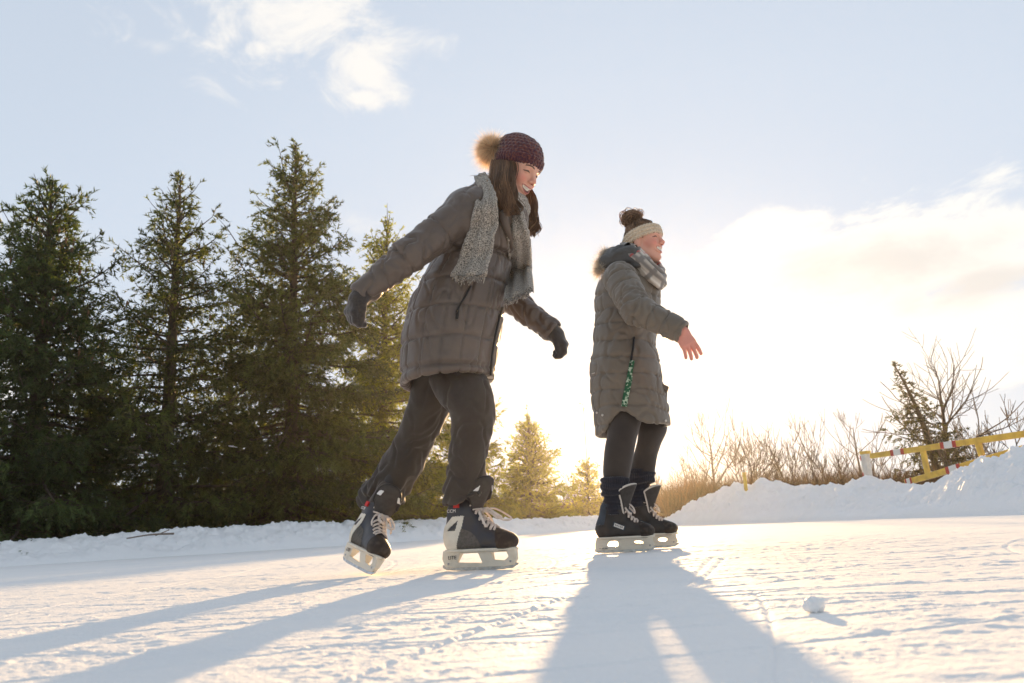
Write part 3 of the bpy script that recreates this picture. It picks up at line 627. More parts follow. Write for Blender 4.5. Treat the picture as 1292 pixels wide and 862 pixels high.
SKIN = V3(.74, .42, .315)
def hand_prims(w, d, n, thumb_side, curl=(.15, .2, .2), spread=.07, inflate=0., size=1., thumb_in=0.):
    """w wrist, d towards the fingers, n back of the hand, thumb_side +1/-1 picks the thumb's side of d x n"""
    d = nrm(d); n = nrm(n-d*(n @ d)); s = np.cross(d, n)*thumb_side; w = np.asarray(w, float); S = size; out = []
    for k, (o, ln, r_) in enumerate(((.031, .074, .0102), (.0105, .083, .0104), (-.0105, .078, .0100), (-.030, .062, .0092))):
        b = w+d*.080*S+s*o*S-n*.003*abs(o)/.03*S; out.append((rc(w+s*o*.55*S, b, (.0165+inflate), (.0135+inflate*.7)), .014))
        a = spread*(o/.03); D = nrm(d*math.cos(a)+s*math.sin(a)); p = b; ang = 0
        for j, f in enumerate((.45, .30, .25)):
            ang += curl[j]*(1+.12*(k-1)); q = p+(D*math.cos(ang)-n*math.sin(ang))*ln*f*S
            out.append((rc(p, q, r_*S*(1-.06*j)+inflate, r_*S*(.94-.06*j)+inflate), .004 if j == 0 else .002)); p = q
    t0 = w+d*.022*S+s*.024*S; t1 = t0+(d*.70+s*(.62-thumb_in)-n*(.15+thumb_in))*.046*S; t2 = t1+nrm(d*.9+s*(.2-thumb_in)-n*(.25+thumb_in))*.032*S; t3 = t2+nrm(d*.95+s*(.05-thumb_in)-n*(.3+thumb_in))*.027*S
    out += [(rc(t0, t1, .0165*S+inflate, .0115*S+inflate), .01), (rc(t1, t2, .0108*S+inflate, .0098*S+inflate), .003), (rc(t2, t3, .0098*S+inflate, .008*S+inflate), .002)]
    return out
def add_head(F, o, Mh, mouth=.0075):
    W = lambda p: o+Mh @ np.asarray(p, float); E = lambda c, r: ell(W(c), r, Mh); C = lambda a, b, ra, rb: rc(W(a), W(b), ra, rb)
    F.add(E((-.014, 0, .034), (.096, .076, .086)), .01); F.add(E((.030, 0, -.030), (.062, .057, .078)), .03)
    F.add(E((.052, 0, .040), (.040, .055, .035)), .03)
    for s in (-1, 1):
        F.add(C((-.008, s*.052, -.05), (.052, s*.022, -.098), .020, .016), .03)
        F.add(E((.060, s*.037, -.032), (.024, .022, .022)), .02)
        F.add(C((.078, s*.040, .026), (.090, s*.012, .020), .009, .009), .014)
    F.add(E((.068, 0, -.102), (.020, .022, .017)), .022)
    for s in (-1, 1): F.add(ell(W((.097, s*.031, .004)), (.014, .017, .011), Mh), .012, 's')
    for s in (-1, 1): F.add(ell(W((.0755, s*.031, .005)), (.0135,)*3, Mh), .003)
    F.add(C((.088, 0, .016), (.110, 0, -.025), .0070, .0105), .010)
    for s in (-1, 1): F.add(E((.1005, s*.0115, -.031), (.010, .0075, .0075)), .006)
    for s in (-1, 1): F.add(E((.106, s*.0065, -.0395), (.005, .0035, .004)), .003, 's')
    ys = np.linspace(-.030, .030, 9); zc = -.066+14*ys**2; xs = .094-16*ys**2
    for i in range(8):
        F.add(C((xs[i]-.004, ys[i], zc[i]+mouth*.8), (xs[i+1]-.004, ys[i+1], zc[i+1]+mouth*.8), .0055, .0055), .006)
        F.add(C((xs[i]-.006, ys[i], zc[i]-mouth*.9), (xs[i+1]-.006, ys[i+1], zc[i+1]-mouth*.9), .0062, .0062), .006)
    for i in range(1, 7): F.add(C((xs[i]+.002, ys[i], zc[i]), (xs[i+1]+.002, ys[i+1], zc[i+1]), mouth*.55, mouth*.55), .003, 's')
    for s in (-1, 1): F.add(E((-.010, s*.074, -.008), (.019, .009, .031)), .006)
def head_colour(V, o, Mh, mouth, col):
    L_ = (V-o) @ Mh; x, y, z = L_.T; C = np.tile(col, (len(V), 1)); head = (np.linalg.norm(L_, axis=1) < .16)
    ay = np.abs(y); bl = np.exp(-((ay-.045)/.022)**2-((z+.03)/.024)**2)*(x > .02)*head; C = C*(1-bl[:, None]*np.array([.0, .28, .28]))
    bl = np.exp(-(y/.012)**2-((z+.028)/.012)**2)*(x > .095)*head; C = C*(1-bl[:, None]*np.array([0, .22, .2]))
    fr = head & (x > .045)
    zc = -.066+14*y*y; op = mouth*np.sqrt(np.clip(1-(y/.029)**2, 0, 1)); dz = z-zc
    lips = fr & (np.abs(dz) < op+.0058*np.sqrt(np.clip(1-(y/.034)**2, 0, 1))) & (ay < .034); C[lips] = (.50, .17, .15)
    inm = fr & (np.abs(dz) < op); C[inm] = (.10, .025, .02); C[inm & (dz > -.15*op)] = (.86, .80, .70)
    eye = fr & (((ay-.032)/.0150)**2+((z-.0055+12*(ay-.032)**2)/.0036)**2 < 1); C[eye] = (.075, .045, .035)
    brow = fr & (np.abs(z-(.0255+.004-14*(ay-.033)**2)) < .0034) & (np.abs(ay-.033) < .019); C[brow] = (.10, .05, .03)
    nost = fr & (((ay-.0065)/.0045)**2+((z+.0395)/.004)**2 < 1) & (x > .095); C[nost] = (.20, .06, .05)
    return C
def strands(mb, paths, r0, seedcol, r, sides=4, n=12):
    for p in paths:
        P = spline(p, n); k = np.arange(n)/(n-1); w = r.uniform(0, 6.28); a = r.uniform(.3, 1)*.013
        P = P+np.stack([a*np.sin(k*9+w), a*np.cos(k*8+w*1.7), 0*k], 1)*k[:, None]
        c = np.asarray(seedcol)*r.uniform(.5, 2.0); mb.tube(P, r0*r.uniform(.6, 1.2)*(1-.8*k**2)+.0004, sides, c=c, cap=False)
def tuft(mb, c, dirs, L0, w, cols, r, bendz=-.02, seg=3):
    """fur: thin tapering blades from c outwards"""
    n = len(dirs); d = np.asarray(dirs); L_ = L0*r.uniform(.65, 1.15, (n, 1)); sd = np.cross(d, r.normal(size=d.shape)); sd /= np.linalg.norm(sd, axis=1)[:, None]
    base = np.asarray(c)+d*.01; bend = r.normal(0, .017, d.shape)+np.array([0, 0, bendz]); rows = []
    for j in range(seg+1):
        t = j/seg; P = base+d*L_*t+bend*t*t; hw = w*(1-t)**.7
        rows += [P-sd*hw, P+sd*hw] if j < seg else [P]
    V = np.stack(rows, 1); m = V.shape[1]; i = np.arange(n)[:, None]*m; q, t_ = [], []
    for j in range(seg-1): q.append(i+np.array([2*j, 2*j+1, 2*j+3, 2*j+2]))
    t_.append(i+np.array([2*seg-2, 2*seg-1, 2*seg])); C = np.repeat(np.asarray(cols)[r.integers(0, len(cols), n)]*r.uniform(.75, 1.25, (n, 1)), m, 0)
    mb.add(V.reshape(-1, 3), np.concatenate(q), np.concatenate(t_), C)
def beyond(p, n, r=.13):
    """everything past the plane through p with normal n, near p"""
    p, n = np.asarray(p, float), nrm(n); return (lambda X, Y, Z: -((X-p[0])*n[0]+(Y-p[1])*n[1]+(Z-p[2])*n[2])), p-r, p+r
def puff(x, p=4.): s = x-np.floor(x); return 1-np.abs(2*s-1)**p
def limb_t(V, pts):
    """distance along a joint chain and chain length, per vertex"""
    best = np.full(len(V), 1e9); T = np.zeros(len(V)); acc = 0
    for a, b in zip(pts[:-1], pts[1:]):
        ab = b-a; l = np.linalg.norm(ab); t = np.clip((V-a) @ ab/l**2, 0, 1); d = np.linalg.norm(V-a-t[:, None]*ab, axis=1); m = d < best; best[m] = d[m]; T[m] = acc+t[m]*l; acc += l
    return T, best
def curve_plate(outer, holes, half, bev=.002):
    """flat plate with holes: outlines in (x, z), thickness across y -> verts, faces"""
    cu = bpy.data.curves.new('plate', 'CURVE'); cu.dimensions = '2D'; cu.fill_mode = 'BOTH'; cu.extrude = half-bev; cu.bevel_depth = bev; cu.bevel_resolution = 1; cu.offset = -bev
    for pts in [outer]+holes:
        s = cu.splines.new('POLY'); s.points.add(len(pts)-1); s.use_cyclic_u = True
        for p, q in zip(s.points, pts): p.co = (q[0], q[1], 0, 1)
    o = bpy.data.objects.new('plate', cu); me = bpy.data.meshes.new_from_object(o); bpy.data.objects.remove(o); bpy.data.curves.remove(cu)
    V = np.array([v.co for v in me.vertices])[:, [0, 2, 1]]*np.array([1, -1, 1]); F = [tuple(p.vertices) for p in me.polygons]; bpy.data.meshes.remove(me); return V, F
def smooth_poly(pts, n=40):
    P = np.array(pts+pts[:1], float); d = np.r_[0, np.cumsum(np.linalg.norm(np.diff(P, axis=0), axis=1))]; t = np.linspace(0, d[-1], n+1)[:-1]; Q = np.stack([np.interp(t, d, P[:, k]) for k in (0, 1)], 1)
    for _ in range(2): Q = (np.roll(Q, 1, 0)+2*Q+np.roll(Q, -1, 0))/4
    return [tuple(q) for q in Q]
def obj_poly(name, V, F, mt, parent, base, smooth=False):
    V = np.asarray(V)-base; me = bpy.data.meshes.new(name); me.from_pydata([tuple(v) for v in V], [], F); me.update(); me.materials.append(mt)
    for p in me.polygons: p.use_smooth = smooth
    o = bpy.data.objects.new(name, me); COL.objects.link(o); o.parent = parent; return o
def lettering(name, text, size, pos, Mx, mt, parent, base, depth=.0006):
    """letters standing on the plane through pos: Mx columns are reading direction, outward normal reversed, up"""
    cu = bpy.data.curves.new('letters', 'FONT'); cu.body = text; cu.size = size; cu.extrude = depth; cu.align_x = 'CENTER'; cu.align_y = 'CENTER'
    o = bpy.data.objects.new('letters', cu); me = bpy.data.meshes.new_from_object(o); bpy.data.objects.remove(o); bpy.data.curves.remove(cu)
    V = np.array([v.co for v in me.vertices]); F = [tuple(p.vertices) for p in me.polygons]; bpy.data.meshes.remove(me)
    return obj_poly(name, pos+V[:, [0]]*Mx[:, 0]+V[:, [1]]*Mx[:, 2]-V[:, [2]]*Mx[:, 1], F, mt, parent, base)

_boot = None
def boot_mesh():
    global _boot
    if _boot is None:
        F = Field((-.17, -.08, .05), (.18, .08, .30), .0025); k = .02
        F.add(ell((-.085, 0, .118), (.056, .040, .060)), k)
        F.add(rc((-.055, 0, .112), (.085, 0, .100), .042, .037), k)
        F.add(ell((.098, 0, .100), (.056, .044, .036)), k)
        F.add(ell((-.080, 0, .17), (.054, .041, .07)), .03); F.add(ell((-.075, 0, .23), (.058, .044, .05)), .03)
        F.add(rc((-.045, 0, .20), (.055, 0, .118), .034, .032), .03)
        F.add(ell((-.02, 0, .02), (.4, .3, .05)), .003, 's')           # flat sole
        F.add(ell((-.072, 0, .285), (.050, .036, .05)), .004, 's')      # opening at the top
        _boot = F.mesh(1)
    return _boot
def submesh(V, Q, mask):
    Qm = Q[mask]; u, inv = np.unique(Qm, return_inverse=True); return V[u], inv.reshape(Qm.shape)
def skate(parent, base, o, Mx, style, bow):
    T = lambda V: o+np.asarray(V, float) @ Mx.T
    V, Q = boot_mesh(); V = V.copy(); V[:, 0] += (.10 if style == 'a' else .26)*np.maximum(V[:, 2]-.12, 0)*sstep(.04, -.03, V[:, 0]); c = V[Q].mean(1); x, y, z = c.T
    toe = x > .082-.10*(z-.10)
    if style == 'a':
        guard = (x < -.078+.33*(z-.08)) & (x > -.142+1.15*np.maximum(z-.150, 0)) & (z < .200) & ~((x > -.110) & (x < -.072+.3*(z-.16)) & (z > .146) & (z < .150+.75*(x+.110)) & (np.abs(y) > .02)); panel = (((x+.078)/.100)**2+((z-.070)/.085)**2 < 1) & ~guard & (np.abs(y) > .018) & (x > -.09)
    else: guard = np.zeros_like(toe); panel = (x < -.085+.25*(z-.17)) & (z > .14) & (z < .24) | ((x < -.09) & (z > .215))
    main = ~(toe | guard | panel)
    def pc(name, mask, mt, par, out=0.):
        v, q = submesh(V, Q, mask)
        if out: v = v+vnormals(V, Q)[np.unique(Q[mask])]*out
        return obj(name, T(v), q, mt, par, base)
    sk = pc('skate', main, m_navy if style == 'a' else m_black, parent)
    pc('toe_cap', toe, m_toe, sk, .0015)
    if style == 'a': pc('heel_guard', guard, m_hold, sk, .003); pc('side_panel', panel, m_panel, sk, .0012)
    else: pc('heel_panel', panel, m_blue, sk, .0012)
    # holder and blade
    if style == 'a':
        outer = [(-.142, .074), (-.150, .045), (-.140, .016), (-.11, .011), (.10, .011), (.138, .016), (.150, .035), (.146, .074)]
        holes = [[(-.072, .062), (-.088, .030), (.012, .026), (.000, .062)], [(.052, .062), (.058, .036), (.100, .032), (.118, .045), (.112, .062)]]
    else:
        outer = [(-.138, .074), (-.146, .05), (-.148, .014), (.13, .012), (.148, .03), (.140, .055), (.142, .074)]
        holes = [smooth_poly([(-.075, .058), (-.092, .034), (-.03, .028), (-.030, .058)], 20), smooth_poly([(.038, .044), (.05, .033), (.085, .033), (.098, .046), (.08, .054), (.05, .054)], 20)]
    v, f = curve_plate(outer, holes, .0085); v[:, 1] *= 1+np.clip((v[:, 2]-.03)/.044, 0, 1)*1.7*(1-.25*np.abs(v[:, 0])/.15)
    h = obj_poly('blade_holder', T(v), f, m_hold, sk, base); bevel(h, .0015, 1)
    v, f = curve_plate([(-.152, .012), (-.135, .003), (-.09, .0), (.09, .0), (.13, .004), (.152, .016), (.152, .022), (-.152, .022)], [], .0022, .0004); obj_poly('blade', T(v), f, m_steel, sk, base)
    for px_, pz_ in ((-.125, .026), (.125, .028)): b = MB(); b.tube(T([(px_, -.0098, pz_), (px_, .0098, pz_)]), .0045, 10); b.build('rivet', m_steel, sk, base)
    # sole edge
    v, q = submesh(V, Q, c[:, 2] < .0755); P = np.array([(math.cos(t)*.145+.004, math.sin(t)*.040*(1-.10*math.cos(t)), .0735) for t in np.linspace(0, 2*math.pi, 41)]); P[:, 0] = np.sign(P[:, 0])*np.abs(P[:, 0]/.15)**.8*.146+.004
    b = MB(); b.tube(T(P), .0055, 6, cap=False); b.build('sole_edge', m_hold, sk, base)
    # tongue: a shell round the front of the shin
    tz, tp = np.linspace(0, 1, 16), np.linspace(-1, 1, 19); zt0, zt1 = .185, (.338 if style == 'a' else .330); out = []
    for off in (0, -.011):
        for t in tz:
            pm = .70+(.95 if style == 'a' else .95)*t**.8; rad = (.034+.026*t if style == 'a' else .043+.014*t)+off
            for p in tp:
                a = p*pm; zz = zt0+(zt1-zt0)*t*(1-(.50 if style == 'a' else .20)*abs(p)**2.6*t); out.append(((-.034+.030*t+.022*t*t if style == 'a' else -.028+.034*t+.016*t*t)+rad*math.cos(a)*(1 if style == 'a' else 1.25), rad*.95*math.sin(a), zz))
    tw = (.45 if style == 'b' else .55)*np.tile(np.repeat(tz, 19), 2); o3 = np.array(out); x_, y_ = o3[:, 0]+.01, o3[:, 1].copy(); o3[:, 0] = x_*np.cos(tw)+y_*np.sin(tw)-.01; o3[:, 1] = -x_*np.sin(tw)+y_*np.cos(tw); out = o3
    n = 19; ii = (np.arange(15)[:, None]*n+np.arange(18)[None]).ravel(); q = np.stack([ii, ii+1, ii+n+1, ii+n], 1); N_ = 16*n
    rim = list(range(0, N_, n))+list(range(N_-n, N_))+list(range(n-1, N_, n))[::-1]
    rq = np.array([(rim[k], rim[k+1], rim[k+1]+N_, rim[k]+N_) for k in range(len(rim)-1) if rim[k] != rim[k+1]]); tg = np.array(out)
    to = obj('tongue', T(tg), np.vstack([q, q[:, ::-1]+N_, rq]), m_tongue, sk, base)
    b = MB(); rp = [(tg[k]+tg[k+N_])/2 for k in rim]; b.tube(T(np.array(rp)[::1]), .0062 if style == 'b' else .005, 6); b.build('tongue_trim', m_trim if style == 'b' else m_zip, sk, base)
    if style == 'a':
        k = 12*n; pe = tg[k+4]; ne = nrm(tg[k+4]-tg[k+4+N_]); te = nrm(tg[k+5]-tg[k+3]); ue = nrm(np.cross(ne, te)); ue = ue if ue[2] > 0 else -ue
        for sgn, kk in ((1, 4), (-1, 14)):
            pe = tg[k+kk]; ne = nrm(tg[k+kk]-tg[k+kk+N_]); te = nrm(tg[k+kk+1]-tg[k+kk-1]); ue = np.cross(ne, te); ue = ue*np.sign(ue[2]); pe = pe+ne*.004
            em = [pe+te*(.0135*math.cos(a)*(1+.25*(abs(math.cos(a)) > .95)))+ue*(.0085*math.sin(a)*(1+.35*(abs(math.sin(a)) > .95)))+ne*.0015 for a in np.linspace(0, 2*math.pi, 25)[:-1]]
            eb = [e-ne*.003 for e in em]; F_ = [tuple(range(24)), tuple(range(47, 23, -1))]+[(j, (j+1) % 24, 24+(j+1) % 24, 24+j) for j in range(24)]
            obj_poly('emblem', T(em+eb), F_, m_white, sk, base)
    # laces
    top = lambda X_: V[(np.abs(V[:, 1]) < .012) & (np.abs(V[:, 0]-X_) < .006), 2].max()
    xs = np.linspace(-.008, .076, 7); b = MB()
    for j in range(6):
        for s in (-1, 1):
            a, e = xs[j], xs[j+1]; za, ze = top(a), top(e); m_ = (a+e)/2; b.tube(T(spline([(a-.004, s*.031, za-.016), (a+.002, s*.020, za-.001), (m_, 0, (za+ze)/2+.004+.001*s), (e-.002, -s*.020, ze), (e-.004, -s*.029, ze-.010)], 9)), .0050, 6, flat=.6, wdir=Mx[:, 0])
    kx = xs[0]+.038; z0 = top(xs[0]+.030)+.022
    for s, L_ in ((1, bow), (-1, bow*.8)):
        pts = [(kx, 0, z0), (kx+.03*L_, s*.022-.008, z0+.006), (kx+.075*L_, s*.034-.012, z0-.018*L_), (kx+.098*L_, s*.026-.010, z0-.036*L_), (kx+.07*L_, s*.012-.012, z0-.038*L_), (kx+.03, s*.006-.006, z0-.012), (kx, 0, z0)] if bow > .6 else [(kx, 0, z0), (kx+.012, s*.02, z0+.010), (kx+.030, s*.035, z0-.012), (kx+.034, s*.03, z0-.035), (kx+.022, s*.018, z0-.02), (kx, 0, z0)]
        b.tube(T(spline(pts, 26)), .0052, 6, flat=.6)
        b.tube(T(spline([(kx, 0, z0), (kx-.012, s*.032, z0-.004), (kx+.004, s*.047, z0-.03), (kx+.018, s*.046, z0-.062*max(bow, .6))], 14)), .0048, 6, flat=.6)
    for s in (-1, 1):
        for q_ in (0, 1): b.tube(T(spline([(kx-.004-.010*q_, 0, z0+.006*q_), (kx-.016-.012*q_, s*.022, z0+.006+.010*q_), (kx-.034-.012*q_, s*.040, z0+.004+.016*q_)], 8)), .0048, 6, flat=.6)
    b.tube(T([(kx-.008, -.009, z0), (kx+.008, .009, z0+.003)]), .0095, 8)
    b.build('lace', m_lace, sk, base)
    Lm = Mx @ np.stack([(1, 0, 0), (0, 1, 0), (0, 0, 1)], 1)   # near side reads along +x
    side = lambda X_, Z_: V[(np.abs(V[:, 0]-X_) < .008) & (np.abs(V[:, 2]-Z_) < .008), 1].min()
    if style == 'a':
        lettering('holder_lettering', 'LITE', .019, T([(-.105, -.0175, .048)])[0], Lm, m_ink, sk, base)
        lettering('ankle_lettering', 'CCM', .017, T([(-.090, side(-.090, .222)-.002, .219)])[0], Lm, m_white, sk, base)
        p = np.array([-.068, side(-.068, .236)-.003, .240]); b = MB(); b.box(T([p])[0], Mx[:, 0]*.011, Mx[:, 1]*.003, Mx[:, 2]*.010); b.build('pull_tab', m_redt, sk, base, smooth=False)
    else:
        ysd = side(-.012, .125); Rt = np.stack([nrm((1, 0, -.42)), (0, 1, 0), nrm((.42, 0, 1))], 1)
        p = np.array([-.020, ysd-.004, .128]); b = MB(); b.box(T([p+(0, .0012, 0)])[0], Mx @ Rt[:, 0]*.031, Mx[:, 1]*.0022, Mx @ Rt[:, 2]*.0125); b.build('label_border', m_blue, sk, base, smooth=False)
        b = MB(); b.box(T([p-(0, .0012, 0)])[0], Mx @ Rt[:, 0]*.025, Mx[:, 1]*.0022, Mx @ Rt[:, 2]*.0085); b.build('label', m_white, sk, base, smooth=False)
        lettering('label_lettering', 'BAUER', .014, T([p-(0, .0042, 0)])[0], Mx @ Rt, m_ink, sk, base)
        lettering('holder_lettering', 'BAUER', .009, T([(-.10, -.0125, .022)])[0], Lm, m_ink, sk, base)
    return sk
def foot_frame(yaw, pitch=0., roll=0.): return frame(yaw, pitch, roll)

# ------------------------------------------------------------------ the taller skater, bent forward
def build_taller():
    r = np.random.default_rng(101); yaw = .35
    g0 = gnd(606, 720); base = np.array([g0[0]-.15, g0[1]+.05, 0])
    root = empty('person', base, 'woman in charcoal parka, maroon pompom hat and tweed scarf leaning forward on skates', 'person', 'women skating on the ice')
    J = dict(pel=at(570, 452, 3.0), chest=at(612, 300, 2.99), neck=at(630, 256, 2.98),
             sR=at(587, 268, 2.84), eR=at(513, 325, 2.73), wR=at(456, 372, 2.71), sL=at(646, 285, 3.14), eL=at(640, 374, 3.24), wL=at(697, 418, 3.17))
    hc = at(652, 216, 2.98); Mh = frame(.60, .53, -.03)
    # clothes first as profiles read off the photograph
    crow = rows_px([(484, 509, 622, 3.0, .20), (465, 509, 623, 3.0, .205), (440, 510, 626, 3.0, .205), (410, 513, 631, 3.0, .20), (380, 521, 634, 3.0, .185), (360, 531, 637, 2.99, .175), (340, 545, 641, 2.99, .162), (326, 550, 644, 2.99, .158), (300, 553, 659, 2.985, .178), (280, 558, 665, 2.98, .185), (264, 568, 658, 2.98, .17), (252, 583, 651, 2.98, .14), (243, 594, 647, 2.98, .11), (236, 600, 644, 2.98, .095)], yaw)
    CL = ZLoft(crow, yaw, 80); zhem = at(565, 481, 3.0)[2]; zneck = at(620, 236, 2.98)[2]
    lo = np.min([J[k] for k in J], 0)-.2; hi = np.max([J[k] for k in J], 0)+.2
    # body
    hands = [hand_prims(J['wR']+nrm(J['wR']-J['eR'])*.0, V3(-.50, -.10, -.86), V3(-.70, -.66, .28), -1, (.75, .95, .7), .03, 0, .9, .25), hand_prims(J['wL'], V3(.62, .05, -.75), V3(.62, -.30, .68), 1, (.75, .95, .7), .03, 0, .9, .25)]
    Bf = Field((base[0]-.75, base[1]-.5, .05), (base[0]+.75, base[1]+.55, 1.9), .008, [(hc-.15, hc+.15, .0019)])
    add_head(Bf, hc, Mh, .0100)
    Bf.add(rc(hc+Mh @ V3(-.02, 0, -.06), J['neck']+V3(-.01, 0, -.01), .050, .056), .02); Bf.add(rc(J['neck'], J['chest']+V3(-.02, 0, 0), .07, .10), .05)
    Bf.add(rc(J['chest']+V3(-.02, 0, 0), J['pel'], .10, .09), .05)
    for s in 'RL':
        Bf.add(rc(J['chest']+(J['s'+s]-J['chest'])*.5+V3(0, 0, .04), J['s'+s], .06, .05), .04); Bf.add(rc(J['s'+s], J['e'+s], .050, .040), .02); Bf.add(rc(J['e'+s], J['w'+s], .040, .026), .02)
    legs = [[at(580, 462, 2.93), at(597, 527, 2.92), at(588, 618, 2.96)], [at(556, 465, 3.08), at(528, 550, 3.16), at(481, 634, 3.26)]]
    frm = [foot_frame(.33, 0, 0), foot_frame(.95, .20, -.42)]
    fo = [gnd(606, 720), None]; fo[0] = fo[0]+V3(0, 0, .002)
    tip = gnd(465, 726.5); fo[1] = tip-frm[1] @ V3(.11, 0, .0)+V3(0, 0, .004)
    for lg, fr, f0 in zip(legs, frm, fo):
        lg[2] = f0+fr @ V3(-.066, 0, .265); Bf.add(rc(J['pel']+V3(0, .02, .02), lg[0]+V3(0, .03, 0), .07, .062), .03); Bf.add(rc(lg[0], lg[1], .065, .045), .03); Bf.add(rc(lg[1], lg[2], .045, .030), .02)
        hl = f0+fr @ V3(-.075, 0, .115); Bf.add(rc(lg[2], hl, .036, .030), .02); Bf.add(rc(hl, f0+fr @ V3(.09, 0, .098), .030, .022), .02)
    for hp in hands:
        for p_, k in hp: Bf.add(p_, k)
    V, Q = Bf.mesh(1)
    C = head_colour(V, hc, Mh, .0100, SKIN)
    C[V[:, 2] < J['neck'][2]-.05] = (.035, .033, .036)
    obj('body', V, Q, m_skin, root, base, col=C)
    # parka
    F = Field(lo-(.05, .1, .15), hi+(.05, .1, .05), .0056)
    F.add(CL.prim(zhem, zneck, hem=lambda u, v: zhem+.012*u), .02)
    F.add(rc(J['sR'], J['eR'], .083, .064), .05); F.add(rc(J['eR'], J['wR'], .064, .047), .02)
    F.add(rc(J['sL'], J['eL'], .083, .064), .05); F.add(rc(J['eL'], J['wL']-nrm(J['wL']-J['eL'])*.005, .064, .050), .02)
    F.add(CL.prim(zhem-.2, zhem+.26, -.018), .006, 's')
    for s in 'RL': d = nrm(J['w'+s]-J['e'+s]); F.add(beyond(J['w'+s]+d*.012, d), .012, 's'); F.add(rc(J['w'+s]-d*.012, J['w'+s]+d*.03, .034, .036), .004, 's')
    V, Q = F.mesh(2); N_ = vnormals(V, Q)
    u, v, a, b_ = CL.uv(*V.T); dt = CL.dist(*V.T); th = np.arctan2(v/b_, u/a); wa = np.zeros(len(V)); T = np.zeros(len(V)); Lw = np.zeros(len(V))
    for s in 'RL':
        t, d = limb_t(V, [J['s'+s], J['e'+s], J['w'+s]]); w = sstep(.0, .05, dt-(d-.065)); k = w > wa; wa[k] = w[k]; T[k] = t[k]; Lw[k] = np.linalg.norm(J['e'+s]-J['s'+s])
    zw = at(600, 330, 3.0)[2]; sk = V[:, 2] < zw
    warp = .035*fbm(V*5, 2)
    rowq = np.where(sk, (zw-V[:, 2]+warp*.3)/.118, (V[:, 2]-zw+warp*.3)/.155); colq = np.where(sk, th*15/(2*math.pi), th*8/(2*math.pi))+warp*1.2
    q = .0105*np.minimum(puff(rowq, 9), puff(colq, 13))
    crease = (1-np.abs(fbm(V*(9, 9, 5)+21, 2))*2.2); q = q-.006*np.maximum(crease-.72, 0)/.28
    wr = .009*np.maximum(0, fbm(V*(5, 5, 22)+warp[:, None]*30, 2))*np.exp(-((V[:, 2]-zw)/.10)**2)+.005*fbm(V*(13, 13, 8), 3)
    tor = q+wr-.014*np.exp(-((V[:, 2]-zw)/.010)**2)-.010*np.exp(-((V[:, 2]-zhem-.035)/.006)**2)
    ew = np.exp(-((T-Lw)/.13)**2)+.9*sstep(.18, .4, T-Lw+.14)*.9
    arm = .0045*np.sin(2*math.pi*(T/.060+1.6*fbm(V*6+5, 3)))*np.clip(ew, 0, 1)*(.3+np.abs(fbm(V*5+70, 2))*1.6)-.008*np.maximum(1-np.abs(fbm(V*(10, 10, 7)+33, 2))*2.4-.6, 0)/.4*(.4+ew)+.005*fbm(V*13, 2)-.008*np.exp(-((T-.16)/.006)**2)-.008*np.exp(-((T-Lw-.02)/.006)**2)
    V = V+N_*((1-wa)*tor+wa*arm)[:, None]
    coat = obj('parka', V, Q, m_coat1, root, base); COATV = V
    surf = lambda x_, y_, Y_=2.99, o_=.006: surface_point(V, x_, y_, o_)
    b = MB(); b.tube(spline([surface_point(V, *p, .004) for p in ((594, 361), (588, 372), (581, 384), (576, 394))], 12), .0045, 6); b.build('pocket_zip', m_zip, coat, base)
    b = MB(); p = surface_point(V, 578, 392, .010); b.tube([p, p+V3(-.004, -.004, -.02), p+V3(-.006, -.004, -.034)], [.005, .007, .006], 6); b.build('zip_pull', m_zip, coat, base)
    b = MB(); b.tube(spline([surface_point(V, x_, y_, .0) for x_, y_ in ((634, 388), (628, 410), (622, 440), (619, 474))], 30), .005, 6); b.build('front_placket', m_zip, coat, base)
    cb = MB(); cb.tube(spline([surface_point(V, *p, .012) for p in ((633, 266), (637, 282), (643, 298), (646, 316))], 16), np.linspace(.024, .006, 16), 8, flat=.35, wdir=V3(1, -.3, .2)); cb.build('collar', m_coat1, coat, base)
    # trousers
    nr = rows_px([(455, 538, 606, 2.98, .095), (470, 540, 611, 2.97, .095), (485, 543, 618, 2.95, .095), (503, 552, 623, 2.93, .095), (523, 568, 625, 2.92, .092), (545, 570, 623, 2.92, .085), (565, 567, 618, 2.93, .08), (586, 565, 615, 2.94, .078), (606, 563, 614, 2.95, .078), (618, 560, 615, 2.96, .08), (641, 560, 607, 2.97, .075)], .3)
    rr = rows_px([(455, 520, 592, 3.06, .12), (480, 520, 583, 3.07, .11), (503, 515, 576, 3.10, .10), (525, 508, 565, 3.13, .095), (550, 499, 554, 3.16, .09), (579, 479, 539, 3.20, .085), (596, 470, 534, 3.22, .085), (614, 453, 522, 3.25, .085), (630, 451, 515, 3.27, .085), (646, 457, 506, 3.28, .075)], .6)
    A, B = ZLoft(nr, .3, 60), ZLoft(rr, .6, 60); F = Field((base[0]-.6, 2.7, .2), (base[0]+.35, 3.45, 1.05), .0056)
    za, zb = at(583, 637, 2.97)[2], at(482, 645, 3.27)[2]
    F.add(B.prim(zb, at(550, 458, 3.06)[2], hem=lambda u, v: zb+.03*u), .02); F.add(A.prim(za, at(580, 458, 2.95)[2], hem=lambda u, v: za+.035*np.maximum(u, 0)), .012); F.add(ell(J['pel']+V3(0, .02, -.01), (.14, .14, .10)), .04)
    F.add(B.prim(zb-.05, zb+.05, -.014), .004, 's'); F.add(A.prim(za-.05, za+.05, -.014), .004, 's')
    V, Q = F.mesh(2); N_ = vnormals(V, Q); dA, dB = A.dist(*V.T), B.dist(*V.T); zz = np.where(dA < dB, V[:, 2]-za, V[:, 2]-zb); kn = np.where(dA < dB, .30, .27)
    ph = zz/.075+2.2*fbm(V*(4, 4, 3), 3)
